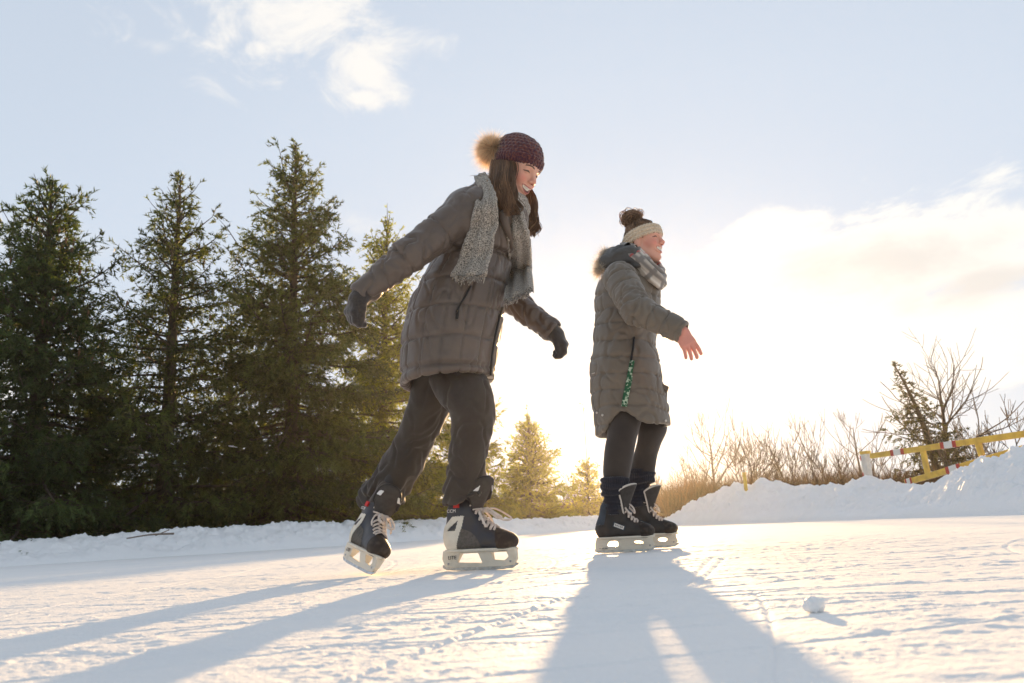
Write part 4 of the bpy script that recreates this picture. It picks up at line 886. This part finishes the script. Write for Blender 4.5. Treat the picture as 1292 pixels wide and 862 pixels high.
    amp = (.009*np.exp(-(zz/.13)**2)+.003*np.exp(-((zz-kn)/.08)**2)+.0006)*(.35+1.3*np.abs(fbm(V*4+11, 2)))
    V = V+N_*(amp*np.sin(2*math.pi*ph)+.008*fbm(V*(6, 6, 3)+3, 3)-.007*np.maximum(1-np.abs(fbm(V*(8, 8, 6)+91, 2))*2.4-.62, 0)/.38)[:, None]
    tr = obj('trousers', V, Q, m_trou, root, base)
    for lg, f0, fr in zip(legs, fo, frm):
        F = Field(f0-.35, f0+(.35, .35, .6), .005); hl = f0+fr @ V3(-.070, 0, .15); F.add(rc(hl, lg[2], .032, .040), .01); F.add(rc(lg[2], lg[2]+(lg[1]-lg[2])*.2, .040, .042), .01); Vs, Qs = F.mesh(1); obj('sock', Vs, Qs, m_legg, root, base)
    # gloves
    for (w, d, n, sg, e) in ((J['wR'], V3(-.50, -.10, -.86), V3(-.70, -.66, .28), -1, J['eR']), (J['wL'], V3(.62, .05, -.75), V3(.62, -.30, .68), 1, J['eL'])):
        F = Field(w-.17, w+.17, .003)
        for p_, k in hand_prims(w, d, n, sg, (.75, .95, .7), .03, .0042, .95, .25): F.add(p_, max(k, .004))
        F.add(rc(w-nrm(w-e)*.05, w+nrm(d)*.02, .034, .036), .02)
        V, Q = F.mesh(1); V = V+vnormals(V, Q)*(.0012*fbm(V*60, 2))[:, None]
        obj('glove', V, Q, m_glove, root, base)
    # hat
    W = lambda p: hc+Mh @ np.asarray(p, float)
    Ht = frame(.60, .53-.22, -.03); hcc = W((-.012, 0, .050))
    F = Field(hcc-.16, hcc+.16, .0028); F.add(ell(hcc, (.107, .092, .100), Ht), .01); F.add(ell(hcc+Ht @ V3(-.035, 0, .055), (.075, .07, .052), Ht), .03)
    cutn = Ht[:, 2]; cp = hcc-Ht[:, 2]*.034
    F.add((lambda X, Y, Z: (X-cp[0])*cutn[0]+(Y-cp[1])*cutn[1]+(Z-cp[2])*cutn[2], hcc-.2, hcc+.2), .006, 's'); F.add(ell(hcc-Ht[:, 2]*.03, (.094, .080, .095), Ht), .004, 's')
    V, Q = F.mesh(1); N_ = vnormals(V, Q); L_ = (V-hcc) @ Ht; th = np.arctan2(L_[:, 1], L_[:, 0]); brim = sstep(.004, -.002, L_[:, 2]-.0)
    rib = .0035*np.abs(np.sin(th*22+.6*np.sin(L_[:, 2]*300))); chunk = .0045*np.abs(np.sin(th*13+np.floor(L_[:, 2]/.016)*1.57)*np.sin(L_[:, 2]*math.pi/.016))
    V = V+N_*(brim*(rib+.005)+(1-brim)*chunk+.0015*fbm(V*90, 2))[:, None]
    hat = obj('beanie', V, Q, m_beanie, root, base)
    pc_ = at(622, 188, 2.99); d = r.normal(size=(9000, 3)); d /= np.linalg.norm(d, axis=1)[:, None]; d = d+V3(-.35, -.1, .05); d /= np.linalg.norm(d, axis=1)[:, None]
    b = MB(); tuft(b, pc_, d,   .068, .0008, [(.84, .62, .42), (.9, .76, .56), (.55, .40, .26), (.92, .82, .66)], r, -.020); b.build('pompom', m_fur, hat, base, col=True)
    # hair: one wave down each side of the face
    mb = MB(); HC = (.20, .115, .066); cen = hc
    F = Field(hc-(.2, .2, .32), hc+(.2, .2, .1), .004)
    nb = [[at(630, 214, 2.895), at(631, 232, 2.875), at(633, 250, 2.865), at(638, 262, 2.86)], [at(640, 216, 2.89), at(641, 234, 2.87), at(643, 250, 2.86), at(645, 260, 2.86)]]
    fb = [[at(655, 230, 3.06), at(664, 262, 3.05), at(667, 290, 3.03)]]
    for ch, rr_ in zip(nb+fb, (.028, .019, .022)):
        for a_, c_ in zip(ch[:-1], ch[1:]): F.add(rc(a_, c_, rr_, rr_*.8), .03)
    F.add(ell(W((-.045, 0, -.02)), (.06, .08, .09), Mh), .04)
    V, Q = F.mesh(2); V = V+vnormals(V, Q)*(.004*np.sin(V[:, 0]*260+8*fbm(V*(8, 8, 3), 2)))[:, None]; mb.add(V, Q, None, np.array(HC)*.8)
    def lock(ctr, wid, nst, ph, dark):                   # one wavy lock: strands share its path, wave and tone
        C0 = spline([at(*p) for p in ctr], 9); n = 14; col = np.array(HC)*dark
        for _ in range(nst):
            o_ = r.normal(0, 1, 3)*wid*V3(1, .7, .3); P = spline(C0+o_*np.linspace(.9, 1.1, 9)[:, None], n); t = np.linspace(0, 1, n)
            P = P[:max(6, int(n*r.uniform(.72, 1.0)))]; t = t[:len(P)]; w = .0125*np.sin(t*10.5+ph)*np.minimum(t*1.6, 1); P[:, 0] += w; P[:, 1] += .008*np.cos(t*9.0+ph)*t
            mb.tube(P, .0019*r.uniform(.6, 1.2)*(1-.75*(t/t[-1])**3)+.0003, 4, c=col*r.uniform(.75, 1.35), cap=False)
    for k in range(34):
        t = (k+r.random())/34; y_ = 2.838-.022*math.sin(t*3.1)+r.normal(0, .006)
        lock([(622+26*t, 203+2*t, 2.905-.012*math.sin(t*3)), (621+27*t, 213, 2.886-.028*math.sin(t*3)), (620+27*t+r.normal(0, 1.2), 231, y_), (625+22*t+r.normal(0, 1.5), 249, y_-.010), (631+20*t+r.normal(0, 3), 262+r.normal(0, 3), y_-.016), (637+17*t+r.normal(0, 3), 272+r.normal(0, 4), y_-.016)], .0062, 42, r.uniform(0, 6.28), r.uniform(.45, 1.35))
    for k in range(18):
        t = (k+r.random())/18
        lock([(652+8*t, 226, 3.06), (661+11*t, 250, 3.05), (661+16*t+r.normal(0, 1), 273, 3.035), (658+17*t+r.normal(0, 2), 290+r.normal(0, 3), 3.02), (655+15*t+r.normal(0, 2), 300+r.normal(0, 3), 3.015)], .0060, 40, r.uniform(0, 6.28), r.uniform(.5, 1.4))
    strands(mb, [[at(620, 217, 2.9), at(608, 223, 2.88), at(596, 221, 2.87)], [at(620, 219, 2.9), at(606, 226, 2.88), at(599, 230, 2.87)], [at(674, 262, 3.04), at(677, 280, 3.03), at(672, 300, 3.02)]], .0014, (.16, .09, .045), r)
    mb.build('hair', m_hair, root, base, col=True)
    # scarf: loop round the neck and two hanging ends
    mb = MB()
    def ribbon(pts, wid, thick, n=46, seed=0.):
        P = spline([surface_point(COATV, p[0], p[1], p[3]) if len(p) > 3 else at(*p) for p in pts], n); hw = np.interp(np.linspace(0, 1, n), np.linspace(0, 1, len(wid)), wid)/2
        wd = nrm(V3(.92, -.30, .22)); P = P+np.stack([0*P[:, 0], .006*np.sin(np.arange(n)*.5+seed), 0*P[:, 0]], 1)
        T_ = np.gradient(P, axis=0); T_ /= np.linalg.norm(T_, axis=1)[:, None]; A_ = wd-T_*(T_ @ wd)[:, None]; A_ /= np.linalg.norm(A_, axis=1)[:, None]; B_ = np.cross(T_, A_)
        m = 28; th = np.arange(m)*2*math.pi/m; ca, sa = np.sign(np.cos(th))*np.abs(np.cos(th))**.75, np.sign(np.sin(th))*np.abs(np.sin(th))**.6
        fold = .010*np.sin(ca*7+seed)
        Vv = P[:, None]+A_[:, None]*(hw[:, None]*ca)[..., None]+B_[:, None]*(thick*sa[None]+fold[None]*np.minimum(1, (hw/.045)**2)[:, None])[..., None]; Vv = Vv.reshape(-1, 3)
        Vv = Vv+.005*np.stack([perlin(Vv*70), perlin(Vv*70+9), perlin(Vv*70+31)], 1)
        i = np.arange(n-1)[:, None]*m; j = np.arange(m)[None]; mb.add(np.vstack([Vv, P[:1], P[-1:]]), np.stack([i+j, i+(j+1) % m, i+m+(j+1) % m, i+m+j], -1).reshape(-1, 4), np.vstack([np.stack([np.full(m, n*m), (np.arange(m)+1) % m, np.arange(m)], -1), np.stack([np.full(m, n*m+1), (n-1)*m+np.arange(m), (n-1)*m+(np.arange(m)+1) % m], -1)]))
        for k in range(46):                              # fringe
            c_ = r.uniform(-.95, .95); s0 = P[-1]+A_[-1]*hw[-1]*c_+B_[-1]*r.normal(0, thick*.4)-T_[-1]*.004; mb.tube([s0, s0+T_[-1]*.012+r.normal(0, .003, 3), s0+T_[-1]*.026+r.normal(0, .006, 3)], [.0035, .003, .0012], 4, cap=False)
    ribbon([(606, 222, 2.90), (612, 237, 2.83), (614, 258, 0, .026), (610, 288, 0, .025), (602, 318, 0, .026), (592, 350, 0, .030)], [.05, .060, .095, .115, .13, .165], .014, seed=1.)
    ribbon([(648, 262, 2.90), (652, 285, 0, .020), (655, 310, 0, .018), (655, 342, 0, .018), (655, 374, 2.84)], [.06, .085, .10, .115, .125], .013, seed=2.6)
    ang = np.linspace(0, 2*math.pi, 40); nc = at(631, 250, 2.975); fx = V3(math.cos(yaw), -math.sin(yaw), 0); ly = V3(math.sin(yaw), math.cos(yaw), 0)
    for dz, rad in ((-.005, .030), (.022, .024)):
        P = np.array([nc+fx*(.082*math.cos(t)+.01)+ly*.088*math.sin(t)+V3(0, 0, dz-.055*math.cos(t)) for t in ang]); mb.tube(P, rad*(1+.12*np.sin(ang*5+dz*50)), 16, flat=1.2, cap=False)
    mb.build('scarf', m_boucle, root, base)
    # skates
    skate(root, base, fo[0], frm[0], 'a', 1.0); skate(root, base, fo[1], frm[1], 'a', .75)
    return root
def surface_point(V, px_, py_, out):
    """point of a garment nearest the camera along a photo ray, lifted off it"""
    d = at(px_, py_, 1.)-cC; d = d/np.linalg.norm(d); w = V-cC; t = w @ d; dist = np.linalg.norm(w-t[:, None]*d, axis=1); k = np.where(dist < .009)[0]
    if not len(k): k = [int(dist.argmin())]
    return cC+d*(t[k].min()-out)

# ------------------------------------------------------------------ the shorter skater, upright
def build_shorter():
    r = np.random.default_rng(202); yaw = .26
    g0 = gnd(789, 697.5); base = np.array([g0[0]+.08, g0[1]+.12, 0])
    root = empty('person', base, 'woman in grey quilted coat, cream headband and plaid scarf standing upright on black skates', 'person', 'women skating on the ice')
    Y0 = g0[1]
    J = dict(pel=at(797, 480, Y0+.10), chest=at(795, 372, Y0+.07), neck=at(800, 332, Y0+.06), sR=at(783, 352, Y0-.14), eR=at(803, 391, Y0-.30), wR=at(860, 418, Y0-.38), sL=at(799, 350, Y0+.24), eL=at(790, 398, Y0+.37), wL=at(800, 438, Y0+.42))
    hc = at(813, 307, Y0+.05); Mh = frame(.60, -.02, -.03); yb = Y0+.08
    crow = rows_px([(546, 752, 845, yb, .20), (535, 751, 844, yb, .20), (515, 749, 842, yb, .20), (495, 746, 837, yb, .20), (460, 745, 831, yb, .195), (430, 748, 828, yb, .18), (400, 752, 831, yb, .175), (378, 751, 832, yb, .18), (360, 754, 830, yb, .18), (347, 761, 823, yb, .165), (337, 769, 817, yb, .13), (327, 779, 813, yb, .095), (317, 784, 812, yb, .08)], yaw)
    CL = ZLoft(crow, yaw, 80); zb = at(798, 541, yb)[2]; zneck = at(798, 320, yb)[2]
    lo = np.min([J[k] for k in J], 0)-.2; hi = np.max([J[k] for k in J], 0)+.2
    dR, nR = V3(.42, -.12, -.89), V3(.10, -.97, .16)
    hands = [hand_prims(J['wR']+nrm(J['wR']-J['eR'])*-.012, dR, nR, -1, (.20, .26, .20), .15, .0008, .98, .35), hand_prims(J['wL'], V3(.2, .15, -.95), V3(0, 1, .1), 1, (.25, .3, .25), .08)]
    wr = J['wR']
    Bf = Field((base[0]-.4, base[1]-.75, .05), (base[0]+.55, base[1]+.65, 1.9), .008, [(hc-.15, hc+.15, .0019), (wr-(.06, .06, .2), wr+(.12, .07, .05), .0024)])
    add_head(Bf, hc, Mh, .0105)
    Bf.add(rc(hc+Mh @ V3(-.02, 0, -.06), J['neck'], .050, .055), .02); Bf.add(rc(J['neck'], J['chest'], .07, .12), .05); Bf.add(rc(J['chest'], J['pel'], .12, .095), .05)
    for s in 'RL':
        Bf.add(rc(J['chest']+(J['s'+s]-J['chest'])*.5+V3(0, 0, .04), J['s'+s], .06, .05), .04); Bf.add(rc(J['s'+s], J['e'+s], .050, .040), .02); Bf.add(rc(J['e'+s], J['w'+s], .040, .027), .02)
    frm = [foot_frame(.14), foot_frame(.16)]; fo = [gnd(789, 697.5)+V3(0, 0, .002), at(821, 690, Y0+.33)]; fo[1][2] = .004
    legs = [[at(786, 505, Y0+.02), at(787, 548, Y0-.02), at(778, 604, Y0)], [at(822, 505, Y0+.2), at(823, 546, Y0+.19), at(810, 600, Y0+.32)]]
    for lg, fr, f0 in zip(legs, frm, fo):
        Bf.add(rc(J['pel'], lg[0], .11, .080), .04); Bf.add(rc(lg[0], lg[1], .062, .045), .03); Bf.add(rc(lg[1], lg[2], .042, .030), .02)
        hl = f0+fr @ V3(-.07, 0, .115); Bf.add(rc(lg[2], hl, .036, .030), .02); Bf.add(rc(hl, f0+fr @ V3(.09, 0, .098), .030, .022), .02)
    for hp in hands:
        for p_, k in hp: Bf.add(p_, k)
    V, Q = Bf.mesh(1); C = head_colour(V, hc, Mh, .0105, SKIN*V3(1., .95, .95))
    hd = np.linalg.norm(V-(wr+dR*.09), axis=1) < .16; C[hd] = C[hd]*V3(.96, .76, .80)
    C[(V[:, 2] < J['neck'][2]-.05) & ~hd] = (.035, .033, .036)
    obj('body', V, Q, m_skin, root, base, col=C)
    # coat
    F = Field(lo-(.05, .1, .2), hi+(.05, .1, .05), .0056)
    hem = lambda u, v: zb+.018*u-.01+.085*np.exp(-((u+.15)/.42)**2)*sstep(.5, .95, np.abs(v))
    F.add(CL.prim(zb, zneck, hem=hem), .02)
    F.add(rc(J['sR'], J['eR'], .088, .073), .05); F.add(rc(J['eR'], J['wR'], .073, .055), .02); F.add(rc(J['sL'], J['eL'], .085, .068), .05); F.add(rc(J['eL'], J['wL'], .068, .055), .02)
    F.add(CL.prim(zb-.2, zb+.27, -.018), .006, 's')
    for s in 'RL': d = nrm(J['w'+s]-J['e'+s]); F.add(beyond(J['w'+s]+d*.014, d), .014, 's'); F.add(rc(J['w'+s]-d*.012, J['w'+s]+d*.03, .038, .040), .004, 's')
    V, Q = F.mesh(2); N_ = vnormals(V, Q); dt = CL.dist(*V.T); wa = np.zeros(len(V)); T = np.zeros(len(V)); Lw = np.zeros(len(V))
    for s in 'RL':
        t, d = limb_t(V, [J['s'+s], J['e'+s], J['w'+s]]); w = sstep(.0, .05, dt-(d-.07)); k = w > wa; wa[k] = w[k]; T[k] = t[k]; Lw[k] = np.linalg.norm(J['e'+s]-J['s'+s])
    warp = fbm(V*4, 2); u, v, a, b_ = CL.uv(*V.T)
    tor = .0100*puff((V[:, 2]-zb+.018*warp+.02*u/a)/.090, 7)+.0028*np.sin(17*np.arctan2(v/b_, u/a)+14*warp)*np.exp(-(puff((V[:, 2]-zb+.018*warp+.02*u/a)/.090, 1.)/.40)**2)-.007*np.maximum(1-np.abs(fbm(V*(8, 8, 6)+61, 2))*2.4-.62, 0)/.38+.003*fbm(V*(9, 9, 6), 3)
    arm = .0095*puff((T+.022*warp+.03)/.078, 7)+.003*fbm(V*12, 2)-.007*np.maximum(1-np.abs(fbm(V*(9, 9, 7)+61, 2))*2.4-.62, 0)/.38+.005*np.sin(2*math.pi*(T/.04+fbm(V*7, 2)))*np.exp(-((T-Lw)/.09)**2)
    zk = at(798, 437, yb)[2]; tor -= .010*np.exp(-((V[:, 2]-zk)/.05)**2)
    V = V+N_*((1-wa)*tor+wa*arm-.004)[:, None]
    coat = obj('quilted_coat', V, Q, m_coat2, root, base)
    b = MB(); b.tube(spline([surface_point(V, *p, .001) for p in ((800, 426), (799, 438), (797, 450), (796, 462))], 12), .006, 6); b.build('pocket_zip', m_zip, coat, base)
    for p in ((840, 531), (760, 524), (753, 521)): q = surface_point(V, *p, .002); b = MB(); b.tube([q, q+V3(0, -.005, 0)], .006, 10); b.build('snap', m_trim, coat, base)
    b = MB(); p = at(835, 489, yb-.06); b.box(p, V3(.028, -.006, -.018), V3(.0, .03, 0), V3(.006, 0, .014)); bevel(b.build('pocket_flap', m_coat2, coat, base, smooth=False), .006)
    b = MB(); q = surface_point(V, 749, 471, .001); b.box(q, V3(.010, 0, .002), V3(0, .002, 0), V3(0, 0, .002)); b.build('hem_tag', m_trim, coat, base, smooth=False)
    # hood folded down, fur edge
    F = Field(hc-(.35, .3, .2), hc+(.2, .3, .12), .005); ring = [at(798, 320, Y0-.065), at(783, 322, Y0-.03), at(771, 326, Y0+.05), at(774, 323, Y0+.14), at(790, 322, Y0+.19), at(806, 327, Y0+.17)]
    for a_, c_ in zip(ring[:-1], ring[1:]): F.add(rc(a_, c_, .046, .046), .03)
    F.add(rc(at(794, 316, Y0-.085), at(806, 334, Y0-.10), .028, .022), .03); F.add(rc(at(765, 333, Y0+.0), at(766, 334, Y0+.12), .036, .036), .05); F.add(rc(at(812, 346, Y0-.075), at(797, 324, Y0-.06), .026, .040), .03); F.add(rc(at(824, 366, Y0-.06), at(812, 346, Y0-.075), .022, .026), .03)
    V2, Q = F.mesh(2); V2 = V2+vnormals(V2, Q)*(.010*fbm(V2*(11, 11, 18), 3))[:, None]; hood = obj('hood', V2, Q, m_hood2, root, base)
    b = MB()
    for p, k in ((at(757, 341, Y0+.0), 1100), (at(759, 332, Y0+.02), 1100), (at(763, 323, Y0+.04), 420), (at(765, 320, Y0+.09), 800), (at(768, 321, Y0+.15), 700)):
        d = r.normal(size=(k, 3)); d /= np.linalg.norm(d, axis=1)[:, None]; d = d+V3(-.35, -.15, .2); d /= np.linalg.norm(d, axis=1)[:, None]; tuft(b, p, d, .038, .0009, [(.78, .73, .66), (.60, .54, .46), (.86, .82, .75), (.42, .33, .24)], r, -.014)
    b.build('fur_edge', m_fur, hood, base, col=True)
    # scarf
    mb = MB()
    for pts, rad in (([(793, 316, Y0-.06), (805, 327, Y0-.09), (818, 342, Y0-.09), (829, 353, Y0-.06), (834, 355, Y0+.02), (832, 348, Y0+.11), (820, 334, Y0+.17), (803, 320, Y0+.17), (790, 314, Y0+.06)], .034), ([(801, 318, Y0-.045), (812, 328, Y0-.065), (823, 340, Y0-.06), (831, 346, Y0-.02), (833, 346, Y0+.04), (828, 338, Y0+.10), (815, 326, Y0+.14), (800, 316, Y0+.13), (794, 313, Y0+.05)], .030)):
        n, m = 90, 26; P = spline([at(*p) for p in pts+pts[:1]], n); T_ = np.gradient(P, axis=0); T_ /= np.linalg.norm(T_, axis=1)[:, None]; A_ = np.cross(T_, V3(.2, 0, 1)); A_ /= np.linalg.norm(A_, axis=1)[:, None]; B_ = np.cross(T_, A_)
        th = np.arange(m)*2*math.pi/m; k = np.arange(n)[:, None]/n; R_ = rad*(1+.16*np.sin(3*th[None]+11*k)+.10*np.sin(5*th[None]-17*k+1))
        Vv = P[:, None]+A_[:, None]*(R_*np.cos(th))[..., None]+B_[:, None]*(R_*1.15*np.sin(th))[..., None]
        s_ = k*n/90*.62+0*th[None]; c_ = th[None]*rad+0*k
        col = np.tile(V3(.48, .43, .37), (n, m, 1)); gr = ((s_ % .07) < .020) | ((c_ % .06) < .016); col[gr] = (.22, .20, .185); rd = (np.abs(s_ % .14-.05) < .0026) & ((s_ % .28) < .14); col[rd] = (.45, .05, .05); wh = (np.abs(c_ % .06-.035) < .004); col[wh & ~gr] = (.72, .68, .62)
        i = np.arange(n-1)[:, None]*m; j = np.arange(m)[None]; mb.add(Vv.reshape(-1, 3), np.stack([i+j, i+(j+1) % m, i+m+(j+1) % m, i+m+j], -1).reshape(-1, 4), None, col.reshape(-1, 3))
    p = at(834, 358, Y0-.03)
    for k in range(12): q = p+r.normal(0, .008, 3); mb.tube([q, q+V3(.006, 0, -.016)+r.normal(0, .004, 3)], [.0022, .001], 4, c=(.12, .11, .10), cap=False)
    mb.build('scarf', m_plaid, root, base, col=True)
    # headband and hair
    W = lambda p: hc+Mh @ np.asarray(p, float); Mb = frame(.50, -.27, -.03); bc = W((-.008, 0, .036))
    F = Field(hc-.17, hc+.17, .0028); F.add(ell(bc, (.112, .093, .104), Mb), .01); up = Mb[:, 2]
    for sg, off in ((1, .032), (-1, .031)):
        p0 = bc+up*off*sg; F.add(((lambda X, Y, Z, p0=p0, sg=sg: -((X-p0[0])*up[0]+(Y-p0[1])*up[1]+(Z-p0[2])*up[2])*sg), hc-.2, hc+.2), .010, 's')
    F.add(ell(bc, (.094, .077, .13), Mb), .004, 's')
    V, Q = F.mesh(1); L_ = (V-bc) @ Mb; th = np.arctan2(L_[:, 1], L_[:, 0]); N_ = vnormals(V, Q); V = V+N_*(.008*np.abs(np.sin((L_[:, 2]+.036)*math.pi/.021))-.003+.0028*np.sin(th*34+np.floor((L_[:, 2]+.036)/.024)*1.5)*np.cos(L_[:, 2]*400)+.0015*fbm(V*110, 2))[:, None]
    obj('headband', V, Q, m_cream, root, base)
    mb = MB(); HC = (.20, .125, .075); F = Field(hc-.18, hc+.22, .0032); F.add(ell(W((-.016, 0, .044)), (.099, .080, .088), Mh), .01); F.add(ell(W((-.060, 0, .0)), (.050, .062, .06), Mh), .03)
    bun = at(797, 277, Y0+.06); F.add(ell(bun, (.046, .044, .034)), .02); F.add(rc(bun, W((-.035, 0, .10)), .026, .032), .02)
    pn = bc+up*.0
    fcut = nrm(Mh @ V3(1, 0, -.25)); pf = W((.060, 0, .03)); F.add((lambda X, Y, Z: -((X-pf[0])*fcut[0]+(Y-pf[1])*fcut[1]+(Z-pf[2])*fcut[2]), hc-.2, hc+.2), .01, 's')
    V, Q = F.mesh(2); L_ = (V-bun); V = V+vnormals(V, Q)*(.003*np.sin(np.arctan2(L_[:, 1], L_[:, 0])*20+6*fbm(V*12, 2))+.004*fbm(V*45, 2)*(np.linalg.norm(L_, axis=1) < .06))[:, None]; mb.add(V, Q, None, HC)
    paths = []
    for k in range(420):
        a = r.uniform(0, 6.28); e = r.uniform(-.3, 1.0); d = V3(math.cos(a)*math.cos(e), math.sin(a)*math.cos(e), math.sin(e)); t = nrm(np.cross(d, r.normal(size=3))); R_ = .046
        paths.append([bun+d*R_*.8, bun+(d+t*.6)*R_, bun+(nrm(d+t*1.3))*R_*1.08, bun+nrm(d*.5+t*1.4)*R_*r.uniform(.8, 1.15)])
    strands(mb, paths, .0022, HC, r)
    fly = []
    for k in range(70):
        a = r.uniform(-.5, 3.6); d = V3(math.cos(a), r.normal(0, .4), abs(math.sin(a))*.8); q = bun+d*.028; l = r.uniform(.02, .042); t = nrm(np.cross(d, (0, 1, .3)))*r.choice([-1, 1]); fly.append([q, q+d*l*.7, q+d*l+t*l*.6, q+d*l*.6+t*l*1.1, q+d*l*.1+t*l*.9])
    strands(mb, fly, .0014, (.26, .15, .075), r)
    paths = []
    for k in range(420):
        a = r.uniform(-2.9, 2.9); q = W((.085*math.cos(a)-.016, .080*math.sin(a), .062+r.normal(0, .006))); m2 = W((.055*math.cos(a)-.02, .055*math.sin(a), .123)); paths.append([q, (q+m2)/2+nrm((q+m2)/2-W((-.016, 0, .044)))*.010, m2+V3(0, 0, .004), bun])
    strands(mb, paths, .0013, HC, r)
    mb.build('hair', m_hair, root, base, col=True)
    # leggings and socks
    R1 = rows_px([(495, 762, 818, Y0+.03, .10), (512, 763, 814, Y0+.02, .092), (527, 765, 811, Y0, .086), (545, 766, 806, Y0-.01, .08), (565, 763, 801, Y0-.01, .07), (592, 761, 796, Y0, .062), (608, 763, 793, Y0, .058)], .1)
    R2_ = rows_px([(495, 800, 842, Y0+.2, .10), (512, 802, 842, Y0+.2, .092), (527, 803, 842, Y0+.2, .086), (545, 805, 841, Y0+.2, .08), (560, 803, 835, Y0+.23, .07), (578, 798, 829, Y0+.28, .062), (600, 794, 825, Y0+.31, .058)], .1)
    F = Field((base[0]-.35, base[1]-.35, .25), (base[0]+.4, base[1]+.5, 1.05), .0055)
    for R_, yb_, YY in ((R1, 604, Y0), (R2_, 598, Y0+.3)): Lf = ZLoft(R_, .1, 50); F.add(Lf.prim(at(790, yb_, YY)[2], at(790, 497, YY)[2]), .012)
    F.add(ell(J['pel'], (.15, .15, .13)), .06); V, Q = F.mesh(2); V = V+vnormals(V, Q)*(.0025*fbm(V*(10, 10, 5), 3))[:, None]; obj('leggings', V, Q, m_legg, root, base)
    for rows, top_, bot_, YY in (([(599, 759, 791, Y0, .068), (606, 758.5, 793, Y0, .07), (616, 758.5, 794, Y0, .07), (623, 759, 791, Y0, .060), (630, 762, 787, Y0, .053), (650, 762, 784, Y0, .048)], 601, 648, Y0), ([(592, 793, 824, Y0+.31, .066), (600, 792, 826, Y0+.31, .068), (608, 791, 825, Y0+.32, .068), (615, 792, 819, Y0+.33, .060), (640, 791, 813, Y0+.33, .050)], 594, 640, Y0+.33)):
        Lf = ZLoft(rows_px(rows, .1), .1, 50); F = Field((base[0]-.35, base[1]-.35, .15), (base[0]+.4, base[1]+.6, .7), .004); F.add(Lf.prim(at(790, bot_, YY)[2], at(790, top_, YY)[2]), .01)
        V, Q = F.mesh(1); u, v, a, b_ = Lf.uv(*V.T); V = V+vnormals(V, Q)*(.0022*np.sin(np.arctan2(v, u)*38)+.004*np.sin(V[:, 2]*2*math.pi/.035+2*fbm(V*9, 2))+.002*fbm(V*30, 2))[:, None]; obj('sock', V, Q, m_sock, root, base)
    skate(root, base, fo[0], frm[0], 'b', .5); skate(root, base, fo[1], frm[1], 'b', .5)
    # printed ribbon hanging out of the coat pocket
    COATV = coat_world(coat, base)
    P = spline([surface_point(COATV, *p, .008) for p in ((798, 455), (795, 470), (792, 486), (789, 500), (787, 513))], 26); lb = P[0]
    mb = MB(); mb.tube(P, .0125, 8, flat=.22, wdir=V3(1, -.2, .1)); mb.tube(P[::-1][:18]+V3(.006, .001, 0), .0115, 8, flat=.22, wdir=V3(1, -.1, .1))
    o = mb.build('lanyard', m_lany, None, lb); o.location = lb; tag(o, 'green printed lanyard ribbon hanging from the side pocket of the grey coat', 'lanyard')
    return root
def coat_world(o, base):
    a = np.empty(len(o.data.vertices)*3, np.float32); o.data.vertices.foreach_get('co', a); return a.reshape(-1, 3)+base
build_taller(); build_shorter()
